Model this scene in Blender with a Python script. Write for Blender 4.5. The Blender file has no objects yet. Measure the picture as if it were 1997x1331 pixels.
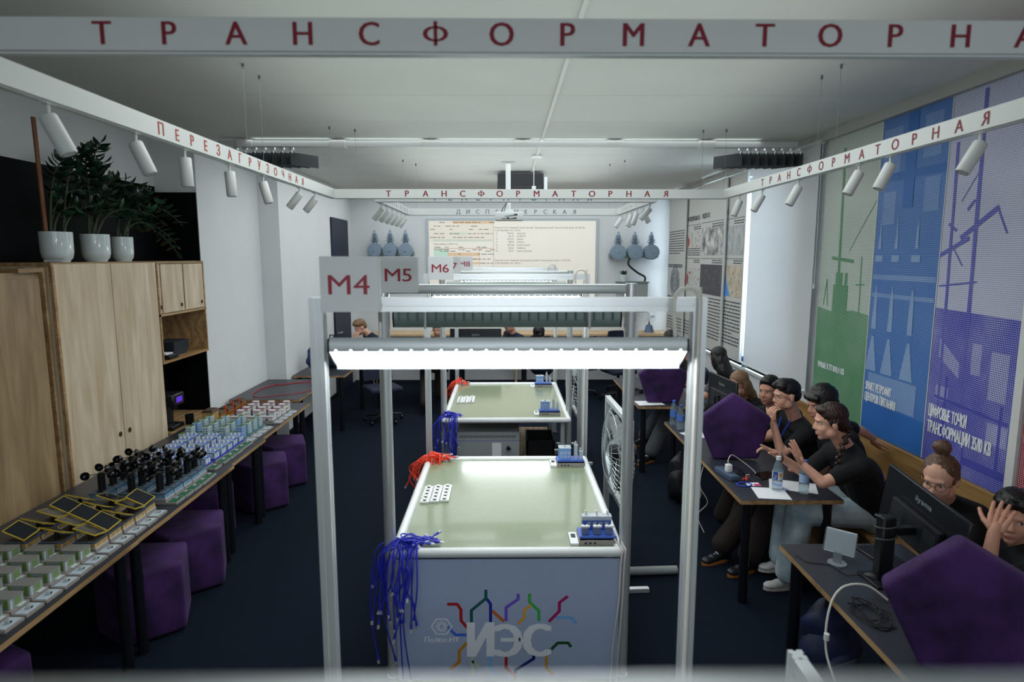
import bpy, bmesh, math, random
from mathutils import Vector, Matrix, Quaternion
random.seed(7)
R = math.radians
scene = bpy.context.scene
COL = scene.collection

# ------------------------------------------------------------------ camera
cam_d = bpy.data.cameras.new('camera')
cam = bpy.data.objects.new('camera', cam_d)
COL.objects.link(cam)
cam.location = (0, 0, 2.3)
cam.rotation_euler = (R(90 - 7.74), 0, R(-0.64))
cam_d.sensor_width = 36
cam_d.lens = 36 * 1210 / 1997
cam_d.clip_start = 0.02
cam_d.dof.use_dof = True
cam_d.dof.focus_distance = 5.2
cam_d.dof.aperture_fstop = 2.4
scene.camera = cam

# ------------------------------------------------------------------ world, daylight, exposure
world = bpy.data.worlds.new('world')
scene.world = world
world.use_nodes = True
bg = world.node_tree.nodes['Background']
bg.inputs[0].default_value = (0.78, 0.88, 1.0, 1)
bg.inputs[1].default_value = 2.6


def area(name, loc, rot, sx, sy, power, col):
    d = bpy.data.lights.new(name, 'AREA')
    d.shape = 'RECTANGLE'
    d.size = sx
    d.size_y = sy
    d.energy = power
    d.color = col
    o = bpy.data.objects.new(name, d)
    COL.objects.link(o)
    o.location = loc
    o.rotation_euler = rot
    return o


# added upward fill inside the unlit rings, brightens the ceiling
area('added_upfill_front', (0.22, 3.8, 2.93), (R(180), 0, 0), 3.2, 3.8, 17, (0.93, 1.0, 0.97))
area('added_upfill_rear', (0.1, 7.9, 2.93), (R(180), 0, 0), 2.6, 3.6, 20, (0.93, 0.98, 1.0))
# added soft fill from above, without any fitting, over front and rear half
area('added_downfill_front', (0.0, 4.1, 3.42), (0, 0, 0), 3.4, 3.0, 62, (0.95, 1.0, 0.99))
area('added_downfill_rear', (0.0, 8.7, 3.42), (0, 0, 0), 5.0, 5.0, 122, (0.92, 0.98, 1.0))
# added fill from behind the camera, in front of the closed back wall
area('added_back_fill', (0.3, -1.4, 2.35), (R(82), 0, 0), 4.6, 1.6, 30, (0.86, 0.94, 1.0))
# daylight outside the windows of the right wall
area('window_daylight', (3.6, 9.0, 2.2), (R(90), 0, R(90)), 4.6, 2.2, 420, (0.8, 0.9, 1.0))

vs = scene.view_settings
vs.view_transform = 'Standard'
vs.look = 'None'
vs.exposure = 0.0
vs.gamma = 1.0
vs.use_curve_mapping = False

# ------------------------------------------------------------------ materials
def lin(h):
    if not isinstance(h, str):
        return (*h[:3], 1)
    h = h.lstrip('#')
    o = []
    for i in (0, 2, 4):
        c = int(h[i:i + 2], 16) / 255
        o.append(c / 12.92 if c <= 0.04045 else ((c + 0.055) / 1.055) ** 2.4)
    return (*o, 1)


MATS = {}


def mat(name, col='#808080', rough=0.5, metal=0.0, noise=0.0, nscale=40.0, bump=0.0, bscale=None,
        trans=0.0, ior=1.45, emit=None, estr=0.0, stretch=None, sheen=0.0, alpha=1.0, col2=None, coat=0.0):
    if name in MATS:
        return MATS[name]
    m = bpy.data.materials.new(name)
    m.use_nodes = True
    nt = m.node_tree
    b = nt.nodes['Principled BSDF']
    c = lin(col)
    b.inputs['Base Color'].default_value = c
    b.inputs['Roughness'].default_value = rough
    b.inputs['Metallic'].default_value = metal
    b.inputs['IOR'].default_value = ior
    b.inputs['Transmission Weight'].default_value = trans
    b.inputs['Alpha'].default_value = alpha
    b.inputs['Coat Weight'].default_value = coat
    if sheen:
        b.inputs['Sheen Weight'].default_value = sheen
        b.inputs['Sheen Roughness'].default_value = 0.35
        b.inputs['Sheen Tint'].default_value = (0.6, 0.45, 0.8, 1)
    if emit is not None:
        b.inputs['Emission Color'].default_value = lin(emit)
        b.inputs['Emission Strength'].default_value = estr
    tc = None
    if noise or bump:
        tc = nt.nodes.new('ShaderNodeTexCoord')
        mp = nt.nodes.new('ShaderNodeMapping')
        if stretch:
            mp.inputs['Scale'].default_value = stretch
        nt.links.new(tc.outputs['Object'], mp.inputs[0])
    if noise:
        n = nt.nodes.new('ShaderNodeTexNoise')
        n.inputs['Scale'].default_value = nscale
        n.inputs['Detail'].default_value = 4
        nt.links.new(mp.outputs[0], n.inputs[0])
        rp = nt.nodes.new('ShaderNodeValToRGB')
        c2 = lin(col2) if col2 else tuple(min(1, x * (1 + noise)) for x in c[:3]) + (1,)
        c1 = c if col2 else tuple(x * (1 - noise) for x in c[:3]) + (1,)
        rp.color_ramp.elements[0].color = c1
        rp.color_ramp.elements[1].color = c2
        rp.color_ramp.elements[0].position = 0.32
        rp.color_ramp.elements[1].position = 0.68
        nt.links.new(n.outputs['Fac'], rp.inputs[0])
        nt.links.new(rp.outputs[0], b.inputs['Base Color'])
    if bump:
        n2 = nt.nodes.new('ShaderNodeTexNoise')
        n2.inputs['Scale'].default_value = bscale or nscale
        n2.inputs['Detail'].default_value = 3
        nt.links.new(mp.outputs[0], n2.inputs[0])
        bp = nt.nodes.new('ShaderNodeBump')
        bp.inputs['Strength'].default_value = bump
        bp.inputs['Distance'].default_value = 0.01
        nt.links.new(n2.outputs['Fac'], bp.inputs['Height'])
        nt.links.new(bp.outputs[0], b.inputs['Normal'])
    MATS[name] = m
    return m


def wood(name, c1, c2, axis='z', scale=9.0, rough=0.5):
    """birch plywood: stretched grain along one axis"""
    if name in MATS:
        return MATS[name]
    m = bpy.data.materials.new(name)
    m.use_nodes = True
    nt = m.node_tree
    b = nt.nodes['Principled BSDF']
    b.inputs['Roughness'].default_value = rough
    tc = nt.nodes.new('ShaderNodeTexCoord')
    mp = nt.nodes.new('ShaderNodeMapping')
    mp.inputs['Scale'].default_value = {'z': (1, 1, .13), 'y': (1, .13, 1), 'x': (.13, 1, 1)}[axis]
    nt.links.new(tc.outputs['Object'], mp.inputs[0])
    n = nt.nodes.new('ShaderNodeTexNoise')
    n.inputs['Scale'].default_value = scale
    n.inputs['Detail'].default_value = 6
    n.inputs['Distortion'].default_value = 1.6
    nt.links.new(mp.outputs[0], n.inputs[0])
    w = nt.nodes.new('ShaderNodeTexWave')
    w.inputs['Scale'].default_value = 3.0
    w.inputs['Distortion'].default_value = 14
    w.inputs['Detail'].default_value = 3
    w.inputs['Detail Scale'].default_value = 1.2
    nt.links.new(mp.outputs[0], w.inputs[0])
    mx = nt.nodes.new('ShaderNodeMath')
    mx.operation = 'MULTIPLY_ADD'
    mx.inputs[1].default_value = 0.3
    nt.links.new(w.outputs['Fac'], mx.inputs[0])
    nt.links.new(n.outputs['Fac'], mx.inputs[2])
    rp = nt.nodes.new('ShaderNodeValToRGB')
    rp.color_ramp.elements[0].color = lin(c1)
    rp.color_ramp.elements[1].color = lin(c2)
    rp.color_ramp.elements[0].position = 0.35
    rp.color_ramp.elements[1].position = 0.95
    nt.links.new(mx.outputs[0], rp.inputs[0])
    nt.links.new(rp.outputs[0], b.inputs['Base Color'])
    MATS[name] = m
    return m


def halftone(name, ink, paper, level=0.0, pitch=0.013, vary=0.5, zgrad=None):
    """printed dot raster on a panel that lies in the local Y-Z plane"""
    if name in MATS:
        return MATS[name]
    m = bpy.data.materials.new(name)
    m.use_nodes = True
    nt = m.node_tree
    N, L = nt.nodes.new, nt.links.new
    b = nt.nodes['Principled BSDF']
    b.inputs['Roughness'].default_value = 0.55
    tc = N('ShaderNodeTexCoord')
    sp = N('ShaderNodeSeparateXYZ')
    L(tc.outputs['Object'], sp.inputs[0])

    def mth(op, a, bb=None, c=None):
        n = N('ShaderNodeMath')
        n.operation = op
        for i, q in enumerate((a, bb, c)):
            if q is None:
                continue
            if isinstance(q, (int, float)):
                n.inputs[i].default_value = q
            else:
                L(q, n.inputs[i])
        return n.outputs[0]
    k = math.pi / pitch
    u = mth('MULTIPLY', mth('ADD', sp.outputs['Y'], sp.outputs['Z']), k)
    v = mth('MULTIPLY', mth('SUBTRACT', sp.outputs['Y'], sp.outputs['Z']), k)
    dots = mth('MULTIPLY', mth('SINE', u), mth('SINE', v))
    nz = N('ShaderNodeTexNoise')
    nz.inputs['Scale'].default_value = 2.6
    nz.inputs['Detail'].default_value = 5
    L(tc.outputs['Object'], nz.inputs[0])
    lv = mth('MULTIPLY_ADD', mth('SUBTRACT', nz.outputs['Fac'], 0.5), vary * 2, level)
    if zgrad:
        z0, z1, amt = zgrad
        mr = N('ShaderNodeMapRange')
        mr.inputs['From Min'].default_value = z0
        mr.inputs['From Max'].default_value = z1
        mr.inputs['To Min'].default_value = 0
        mr.inputs['To Max'].default_value = amt
        L(sp.outputs['Z'], mr.inputs['Value'])
        lv = mth('ADD', lv, mr.outputs[0])
    s = mth('ADD', dots, lv)
    mr2 = N('ShaderNodeMapRange')
    mr2.inputs['From Min'].default_value = -0.25
    mr2.inputs['From Max'].default_value = 0.25
    L(s, mr2.inputs['Value'])
    mix = N('ShaderNodeMix')
    mix.data_type = 'RGBA'
    mix.inputs[6].default_value = lin(paper)
    mix.inputs[7].default_value = lin(ink)
    L(mr2.outputs[0], mix.inputs[0])
    L(mix.outputs[2], b.inputs['Base Color'])
    MATS[name] = m
    return m


M_wall = mat('white_paint', '#d6d9da', 0.85, noise=0.015, nscale=3, bump=0.05, bscale=160)
M_ceil = mat('ceiling_paint', '#d2d5d0', 0.8, noise=0.02, nscale=2)
M_black = mat('black_wall_paint', '#04060a', 0.6, noise=0.2, nscale=4)
M_floor = mat('navy_carpet', '#070d16', 0.9, noise=0.45, nscale=260, bump=0.25, bscale=320, col2='#121d2c')
M_alu = mat('anodised_aluminium', '#cdd2d3', 0.34, 0.55)
M_white = mat('white_enamel', '#c9cdcb', 0.4)
M_wpl = mat('white_plastic', '#d8dad8', 0.45)
M_blackmetal = mat('black_metal', '#10131a', 0.4, 0.2)
M_blackpl = mat('black_plastic', '#0c0e12', 0.42)
M_crimson = mat('crimson_print', '#7a0f28', 0.6)
M_orange = mat('orange_red_print', '#a83a26', 0.6)
M_bluep = mat('blue_print', '#2a6c9e', 0.6)
M_greyp = mat('grey_print', '#6d7479', 0.6)
M_dark = mat('dark_print', '#33373c', 0.7)
M_birch = wood('birch_ply_vertical', '#b8a384', '#d8c9b0', 'z')
M_birchh = wood('birch_ply_horizontal', '#7e5c34', '#a88552', 'y')
M_edge = wood('ply_edge', '#7d5f3d', '#b4946a', 'y', 30)
M_edgex = wood('ply_edge_across', '#8b6339', '#c39a63', 'x', 30)
M_desk = mat('dark_desk_laminate', '#2c2f37', 0.38, noise=0.12, nscale=90)
M_velvet = mat('purple_velvet', '#1a0a2e', 0.9, noise=0.75, nscale=6, bump=0.12, bscale=200, sheen=0.06, col2='#43225e')
M_speck = mat('speckled_mdf', '#8f8a86', 0.8, noise=0.35, nscale=420)
M_glass = mat('clear_glass', '#eef4f6', 0.03, trans=1.0, ior=1.45)
M_paper = mat('white_paper', '#dfe2e6', 0.8)
M_skin = mat('skin', '#c08b74', 0.5, noise=0.06, nscale=18)
M_skin2 = mat('skin_fair', '#cf9d86', 0.5, noise=0.06, nscale=18)
M_lip = mat('lips', '#9c4f4c', 0.45)
M_eyew = mat('eye_white', '#d9d5d0', 0.25)
M_eyed = mat('eye_iris', '#1d1512', 0.2)
M_tee = mat('black_cotton', '#0b0c11', 0.9, noise=0.3, nscale=12, bump=0.35, bscale=16)
M_navy = mat('navy_cotton', '#141d33', 0.9, noise=0.2, nscale=12, bump=0.3, bscale=16)
M_jeans = mat('washed_denim', '#93adba', 0.85, noise=0.22, nscale=9, bump=0.35, bscale=22, col2='#c0d0d6')
M_brown = mat('dark_brown_cloth', '#1f1613', 0.9, noise=0.2, nscale=10, bump=0.3, bscale=20)
M_grey = mat('grey_cloth', '#4a4f55', 0.9, noise=0.2, nscale=10, bump=0.3, bscale=20)
M_hblack = mat('black_hair', '#0d0a0b', 0.42, noise=0.5, nscale=60, bump=0.5, bscale=70, stretch=(1, 1, .18))
M_hbrown = mat('brown_hair', '#2c1a12', 0.42, noise=0.45, nscale=60, bump=0.5, bscale=70, stretch=(1, 1, .18))
M_hlight = mat('light_brown_hair', '#5a4030', 0.42, noise=0.4, nscale=60, bump=0.5, bscale=70, stretch=(1, 1, .18))
M_hblond = mat('fair_hair', '#7a5b40', 0.45, noise=0.35, nscale=60, bump=0.5, bscale=70, stretch=(1, 1, .18))
M_leaf = mat('dark_leaf', '#10261a', 0.3, noise=0.5, nscale=12)
M_leaf2 = mat('leaf_green', '#21422a', 0.35, noise=0.4, nscale=12)
M_stem = mat('plant_stem', '#2c3a22', 0.5)
M_pot = mat('white_glazed_pot', '#c9d4d5', 0.12, coat=0.5)
M_soil = mat('potting_soil', '#1a130d', 0.95)
M_bcord = mat('blue_cord', '#2a33b4', 0.4)
M_rcord = mat('red_cord', '#e2452a', 0.4)
M_plug = mat('clear_plug', '#c9ced6', 0.2, trans=0.3)
M_wcable = mat('white_cable', '#cfccc4', 0.5)
M_bcable = mat('black_cable', '#0b0c0f', 0.45)

for _m in (M_floor, M_black):
    _m.node_tree.nodes['Principled BSDF'].inputs['Specular IOR Level'].default_value = .12

# ------------------------------------------------------------------ mesh builder
_bev = {}


def bevel_box(sx, sy, sz, b, seg=1):
    bm = bmesh.new()
    bmesh.ops.create_cube(bm, size=1)
    for v in bm.verts:
        v.co = Vector((v.co.x * sx, v.co.y * sy, v.co.z * sz))
    bmesh.ops.bevel(bm, geom=bm.edges[:], offset=b, segments=seg, affect='EDGES', profile=0.5)
    bm.verts.index_update()
    vs_ = [v.co.copy() for v in bm.verts]
    fs_ = [[v.index for v in f.verts] for f in bm.faces]
    bm.free()
    return vs_, fs_


class MB:
    def __init__(self):
        self.v, self.f, self.m, self.k = [], [], [], 0

    def add(self, vs_, fs_, M=None):
        o = len(self.v)
        for p in vs_:
            p = Vector(p)
            self.v.append(M @ p if M else p)
        for f in fs_:
            self.f.append([i + o for i in f])
            self.m.append(self.k)
        return self

    def box(self, x0, y0, z0, x1, y1, z1, b=0.0, seg=1, M=None):
        if b:
            vs_, fs_ = bevel_box(x1 - x0, y1 - y0, z1 - z0, b, seg)
            c = Vector(((x0 + x1) / 2, (y0 + y1) / 2, (z0 + z1) / 2))
            return self.add([p + c for p in vs_], fs_, M)
        vs_ = [(x, y, z) for x in (x0, x1) for y in (y0, y1) for z in (z0, z1)]
        return self.add(vs_, [(0, 1, 3, 2), (4, 6, 7, 5), (0, 4, 5, 1), (2, 3, 7, 6), (0, 2, 6, 4), (1, 5, 7, 3)], M)

    def ring(self, c, t, r, n, ref=None):
        t = Vector(t).normalized()
        a = Vector(ref) if ref else (Vector((0, 0, 1)) if abs(t.z) < .9 else Vector((1, 0, 0)))
        u = t.cross(a).normalized()
        w = t.cross(u)
        return [Vector(c) + (u * math.cos(2 * math.pi * i / n) + w * math.sin(2 * math.pi * i / n)) * r for i in range(n)]

    def cyl(self, p0, p1, r0, r1=None, n=12, M=None):
        r1 = r0 if r1 is None else r1
        t = Vector(p1) - Vector(p0)
        a = self.ring(p0, t, r0, n)
        b = self.ring(p1, t, r1, n)
        fs_ = [(i, (i + 1) % n, n + (i + 1) % n, n + i) for i in range(n)]
        fs_ += [list(range(n))[::-1], list(range(n, 2 * n))]
        return self.add(a + b, fs_, M)

    def tube(self, pts, r, n=6, M=None, close=False):
        pts = [Vector(p) for p in pts]
        rs = r if isinstance(r, (list, tuple)) else [r] * len(pts)
        vs_, N = [], len(pts)
        u = None
        for i, p in enumerate(pts):
            t = (pts[(i + 1) % N if close else min(i + 1, N - 1)] - pts[(i - 1) if (close or i) else 0])
            if t.length < 1e-9:
                t = Vector((0, 0, 1))
            t.normalize()
            if u is None:
                a = Vector((0, 0, 1)) if abs(t.z) < .9 else Vector((1, 0, 0))
                u = t.cross(a).normalized()
            else:
                u = (u - t * u.dot(t))
                u = u.normalized() if u.length > 1e-6 else t.orthogonal().normalized()
            w = t.cross(u)
            vs_ += [p + (u * math.cos(2 * math.pi * k / n) + w * math.sin(2 * math.pi * k / n)) * rs[i] for k in range(n)]
        fs_ = []
        for i in range(N if close else N - 1):
            j = (i + 1) % N
            for k in range(n):
                fs_.append((i * n + k, i * n + (k + 1) % n, j * n + (k + 1) % n, j * n + k))
        if not close:
            fs_ += [list(range(n))[::-1], list(range((N - 1) * n, N * n))]
        return self.add(vs_, fs_, M)

    def lathe(self, prof, n=20, M=None, cap=True):
        vs_ = [(r * math.cos(2 * math.pi * k / n), r * math.sin(2 * math.pi * k / n), z) for r, z in prof for k in range(n)]
        fs_ = []
        for i in range(len(prof) - 1):
            for k in range(n):
                fs_.append((i * n + k, i * n + (k + 1) % n, (i + 1) * n + (k + 1) % n, (i + 1) * n + k))
        if cap:
            fs_ += [list(range(n))[::-1], list(range((len(prof) - 1) * n, len(prof) * n))]
        return self.add(vs_, fs_, M)

    def ell(self, c, r, nu=12, nv=8, M=None, keep=None):
        vs_, fs_ = [], []
        c = Vector(c)
        r = (r, r, r) if isinstance(r, (int, float)) else r
        vs_.append(c + Vector((0, 0, r[2])))
        for i in range(1, nv):
            th = math.pi * i / nv
            for k in range(nu):
                ph = 2 * math.pi * k / nu
                vs_.append(c + Vector((r[0] * math.sin(th) * math.cos(ph), r[1] * math.sin(th) * math.sin(ph), r[2] * math.cos(th))))
        vs_.append(c - Vector((0, 0, r[2])))
        for k in range(nu):
            fs_.append((0, 1 + k, 1 + (k + 1) % nu))
            for i in range(nv - 2):
                a = 1 + i * nu
                fs_.append((a + k, a + nu + k, a + nu + (k + 1) % nu, a + (k + 1) % nu))
            a = 1 + (nv - 2) * nu
            fs_.append((a + k, len(vs_) - 1, a + (k + 1) % nu))
        return self.add(vs_, fs_, M)

    def cap(self, p0, p1, r0, r1=None, n=10, M=None):
        """tapered capsule"""
        r1 = r0 if r1 is None else r1
        p0, p1 = Vector(p0), Vector(p1)
        d = p1 - p0
        L_ = d.length
        if L_ < 1e-6:
            return self.ell(p0, r0, n, 6, M)
        t = d / L_
        pts, rs = [], []
        for a in (85, 55, 25):
            pts.append(p0 - t * r0 * math.sin(R(a)))
            rs.append(r0 * math.cos(R(a)))
        pts += [p0, p1]
        rs += [r0, r1]
        for a in (25, 55, 85):
            pts.append(p1 + t * r1 * math.sin(R(a)))
            rs.append(r1 * math.cos(R(a)))
        return self.tube(pts, rs, n, M)

    def prism(self, poly, a0, a1, plane='xy', M=None):
        """poly (u,v) extruded along the remaining axis from a0 to a1"""
        def P(u, v, w):
            return {'xy': (u, v, w), 'xz': (u, w, v), 'yz': (w, u, v)}[plane]
        n = len(poly)
        vs_ = [P(u, v, a0) for u, v in poly] + [P(u, v, a1) for u, v in poly]
        fs_ = [list(range(n))[::-1], list(range(n, 2 * n))]
        fs_ += [(i, (i + 1) % n, n + (i + 1) % n, n + i) for i in range(n)]
        return self.add(vs_, fs_, M)

    def build(self, name, mats, parent=None, loc=None, rot=None, smooth=True, ang=38):
        me = bpy.data.meshes.new(name)
        me.from_pydata([tuple(p) for p in self.v], [], self.f)
        if not isinstance(mats, (list, tuple)):
            mats = [mats]
        for mm in mats:
            me.materials.append(mm)
        if len(mats) > 1:
            me.polygons.foreach_set('material_index', self.m)
        bm = bmesh.new()
        bm.from_mesh(me)
        bmesh.ops.recalc_face_normals(bm, faces=bm.faces[:])
        bm.to_mesh(me)
        bm.free()
        if smooth:
            me.polygons.foreach_set('use_smooth', [True] * len(me.polygons))
            me.set_sharp_from_angle(angle=R(ang))
        me.update()
        o = bpy.data.objects.new(name, me)
        COL.objects.link(o)
        if parent:
            o.parent = parent
        if loc:
            o.location = loc
        if rot:
            o.rotation_euler = rot
        return o


def tag(o, label=None, cat=None, group=None, kind=None):
    if label:
        o['label'] = label
    if cat:
        o['category'] = cat
    if group:
        o['group'] = group
    if kind:
        o['kind'] = kind
    return o


def thing(name, label, cat, loc=(0, 0, 0), rz=0, group=None):
    o = bpy.data.objects.new(name, None)
    o.empty_display_size = 0.05
    COL.objects.link(o)
    o.location = loc
    o.rotation_euler = (0, 0, rz)
    return tag(o, label, cat, group)


def kids(o):
    return KIDS.get(o.name) or [c for c in bpy.data.objects if c.parent == o]


KIDS = {}


def copy_tree(o, parent=None):
    c = o.copy()
    COL.objects.link(c)
    c.parent = parent
    for ch in kids(o):
        copy_tree(ch, c)
    return c


def freeze(o):
    """remember the children of a prototype before it is copied"""
    allk = [c for c in bpy.data.objects if c.parent == o]
    KIDS[o.name] = allk
    for c in allk:
        freeze(c)
    return o


ORD = ['first', 'second', 'third', 'fourth', 'fifth', 'sixth', 'seventh', 'eighth', 'ninth', 'tenth', 'eleventh', 'twelfth']

# ------------------------------------------------------------------ lettering
_gl = {}
_dg = None


def raw_glyph(s):
    if s not in _gl:
        c = bpy.data.curves.new('t', 'FONT')
        c.body = s
        c.resolution_u = 3
        o = bpy.data.objects.new('t', c)
        COL.objects.link(o)
        bpy.context.view_layer.update()
        dg = bpy.context.evaluated_depsgraph_get()
        me = bpy.data.meshes.new_from_object(o.evaluated_get(dg))
        vs_ = [(v.co.x, v.co.y) for v in me.vertices]
        fs_ = [list(p.vertices) for p in me.polygons]
        _gl[s] = (vs_, fs_)
        bpy.data.objects.remove(o)
        bpy.data.curves.remove(c)
        bpy.data.meshes.remove(me)
    return _gl[s]


_TWIN = dict(zip('АРенНуОСТМЕКВХаоср', 'APeHHyOCTMEKBXaocp'))
_SMALL = {'н': 'Н', 'я': 'Я', 'ю': 'Ю', 'ь': 'Ь', 'ы': 'Ы'}


def glyph1(ch):
    """one character, left edge at x=0: verts, faces, width"""
    k = ('g', ch)
    if k in _gl:
        return _gl[k]
    if ch == ' ':
        r = ([], [], .26)
    elif ch in _SMALL:
        v, f, w = glyph1(_SMALL[ch])
        r = ([(x * .76, y_ * .76) for x, y_ in v], f, w * .76)
    else:
        def norm(v):
            x0 = min(p[0] for p in v)
            return [(p[0] - x0, p[1]) for p in v], max(p[0] for p in v) - x0

        def bar(v, f, x0, y0, x1, y1):
            n = len(v)
            return v + [(x0, y0), (x1, y0), (x1, y1), (x0, y1)], f + [[n, n + 1, n + 2, n + 3]]
        if ch == 'Я':
            v, f = raw_glyph('R')
            v, w = norm([(-p[0], p[1]) for p in v])
        elif ch in 'ЬЫ':
            v, f = raw_glyph('P')
            h = max(p[1] for p in v)
            v, w = norm([(p[0], h - p[1]) for p in v])
            if ch == 'Ы':
                v, f = bar(v, f, w + .06, 0, w + .14, h)
                w += .14
        elif ch == 'Ф':
            v, f = raw_glyph('O')
            v, w = norm(v)
            v, f = bar([(x * 1.04, .12 + y_ * .66) for x, y_ in v], f, w * .52 - .038, -.01, w * .52 + .038, .72)
            w *= 1.04
        elif ch == 'Э':
            v, f = raw_glyph('C')
            v, w = norm([(-p[0], p[1]) for p in v])
            v, f = bar(v, f, w * .28, .315, w * .9, .395)
        elif ch == 'Ю':
            v, f = raw_glyph('O')
            v, w = norm(v)
            v, f = bar([(x * .8 + .2, y_) for x, y_ in v], f, 0, 0, .08, .7)
            v, f = bar(v, f, .08, .32, .22, .39)
            w = w * .8 + .2
        else:
            v, f = raw_glyph(_TWIN.get(ch, ch))
            if not v:
                _gl[k] = ([], [], .2)
                return _gl[k]
            v, w = norm(v)
        r = (v, f, w)
    _gl[k] = r
    return r


def glyphs(s):
    key = ('s', s)
    if key not in _gl:
        V_, F_, x = [], [], 0.0
        for ch in s:
            v, f, w = glyph1(ch)
            n = len(V_)
            V_ += [(p[0] + x, p[1]) for p in v]
            F_ += [[i + n for i in q] for q in f]
            x += w + .09
        _gl[key] = (V_, F_, max([p[0] for p in V_] or [0]), min([p[0] for p in V_] or [0]))
    return _gl[key]


for _c in 'ABCEHKMOPTXaeopcyRБГДЖЗИЙЛПУХЦЧШЩабвгдзийклмнопрстуфхцчшщэGSWidcrhntpmiyt0123456789.,/()+-:М5678АРенНуОСТМЕКВsalo':
    raw_glyph(_TWIN.get(_c, _c))


def text_into(mb, s, org, du, dv, size, sx=1.0, align='l', maxw=None, bold=0.0):
    """lay text s on the plane through org; du reading direction, dv up"""
    vs_, fs_, w1, w0 = glyphs(s)
    if not vs_:
        return
    k = size
    if maxw:
        sx = maxw / ((w1 - w0) * k)
    off = {'l': -w0, 'c': -(w0 + w1) / 2, 'r': -w1}[align]
    org, du, dv = Vector(org), Vector(du), Vector(dv)
    reps = [0.0] if not bold else [-bold, 0.0, bold]
    nrm = du.cross(dv) * 0.0002
    for i, q in enumerate(reps):
        mb.add([org + du * ((x + off) * k * sx + q) + dv * y * k + nrm * i for x, y in vs_], fs_)


def spaced(mb, s, org, du, dv, size, pitch, sx=1.0, bold=0.0):
    for i, ch in enumerate(s):
        text_into(mb, ch, Vector(org) + Vector(du) * pitch * i, du, dv, size, sx, 'c', bold=bold)


def struct(name, mb, m, parent=None, **kw):
    o = mb.build(name, m, parent, **kw)
    if not parent:
        o['kind'] = 'structure'
    return o

# ------------------------------------------------------------------ room shell
struct('floor', MB().box(-3.7, -1.7, -0.06, 3.3, 11.7, 0), M_floor)
ceil = struct('ceiling', MB().box(-3.7, -1.7, 3.465, 3.3, 11.7, 3.55), M_dark)
y = 4.612 - 0.87 * 7
while y < 11.6:
    MB().box(-3.66, y + 0.0025, 3.44, 3.25, min(y + 0.8675, 11.6), 3.464).build('panel', M_ceil, ceil)
    y += 0.87
struct('wall_far', MB().box(-3.7, 11.5, 0, 3.3, 11.65, 3.46), M_wall)
struct('wall_back', MB().box(-3.7, -1.7, 0, 3.3, -1.6, 3.46), M_wall)
wl = MB()
wl.box(-3.65, -1.6, 0, -3.46, 6.31, 3.46)
wl.box(-3.65, 6.31, 0, -3.05, 7.85, 3.46)
wl.box(-3.65, 7.85, 0, -2.8, 11.5, 3.46)
struct('wall_left', wl, M_wall)
nb = MB().box(-3.459, -1.6, 0, -3.452, 6.30, 2.985).box(-3.452, 6.295, 0, -3.054, 6.309, 2.93)
struct('wall_black_paint', nb, M_black)
wr = MB()
wr.box(3.02, -1.6, 0, 3.25, 6.35, 3.46)
wr.box(3.02, 6.35, 0, 3.25, 11.5, 0.92)
wr.box(3.02, 6.35, 3.28, 3.25, 11.5, 3.46)
wr.box(3.02, 11.3, 0.92, 3.25, 11.5, 3.28)
struct('wall_right', wr, M_wall)
MB().box(2.95, -1.6, 3.36, 3.02, 11.5, 3.44).build('trim_1', mat('grey_trim', '#a9aaa6', 0.6))['kind'] = 'structure'
MB().box(2.98, 6.35, 0.885, 3.2, 11.48, 0.92).build('trim_2', M_white)['kind'] = 'structure'
for i in range(3):
    y0, y1 = 6.35 + 1.65 * i, 6.35 + 1.65 * (i + 1)
    f = MB()
    for a, b_ in ((y0, y0 + .06), (y1 - .06, y1)):
        f.box(3.08, a, 0.92, 3.16, b_, 3.28)
    f.box(3.08, y0 + .06, 0.92, 3.16, y1 - .06, 0.98).box(3.08, y0 + .06, 3.22, 3.16, y1 - .06, 3.28)
    w = struct('window_%d' % (i + 1), f, M_white)
    MB().box(3.115, y0 + .06, .98, 3.121, y1 - .06, 3.22).build('pane', M_glass, w)
d1 = struct('door_1', MB().box(-2.8, 10.12, 0.0, -2.765, 11.12, 2.93, .004), mat('navy_door', '#141d33', .5))
MB().cyl((-2.765, 10.22, 1.05), (-2.72, 10.22, 1.05), .01).cyl((-2.72, 10.22, 1.05), (-2.72, 10.34, 1.05), .009).build('door_handle', M_alu, d1)
struct('baseboard_left', MB().box(-3.05, 6.32, 0, -3.035, 7.85, .07).box(-2.8, 7.85, 0, -2.785, 10.12, .07), M_blackpl)

# cable duct on the ceiling
tag(MB().box(0.35, 1.0, 3.425, 0.375, 8.6, 3.44).build('cable_duct', M_wpl), 'thin white cable duct running lengthwise along the ceiling', 'cable duct')

# roller blind over the window
bl = thing('roller_blind', 'white roller blind pulled down over the window beside the green mural', 'blind', (2.95, 6.75, 0.97))
bm_ = bpy.data.materials.new('blind_fabric')
bm_.use_nodes = True
nt = bm_.node_tree
p = nt.nodes['Principled BSDF']
p.inputs['Base Color'].default_value = lin('#d3d5d6')
p.inputs['Roughness'].default_value = .9
tr = nt.nodes.new('ShaderNodeBsdfTranslucent')
tr.inputs[0].default_value = (.75, .78, .8, 1)
ms = nt.nodes.new('ShaderNodeMixShader')
ms.inputs[0].default_value = .22
nt.links.new(p.outputs[0], ms.inputs[1])
nt.links.new(tr.outputs[0], ms.inputs[2])
nt.links.new(ms.outputs[0], nt.nodes['Material Output'].inputs[0])
MB().box(-.0015, -.80, .02, .0015, .80, 2.38).build('fabric', bm_, bl)
MB().cyl((0, -.80, .015), (0, .80, .015), .012).build('bottom_rail', M_white, bl)
MB().cyl((0.01, -.82, 2.40), (0.01, .82, 2.40), .03).build('roller_tube', M_white, bl)
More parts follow.
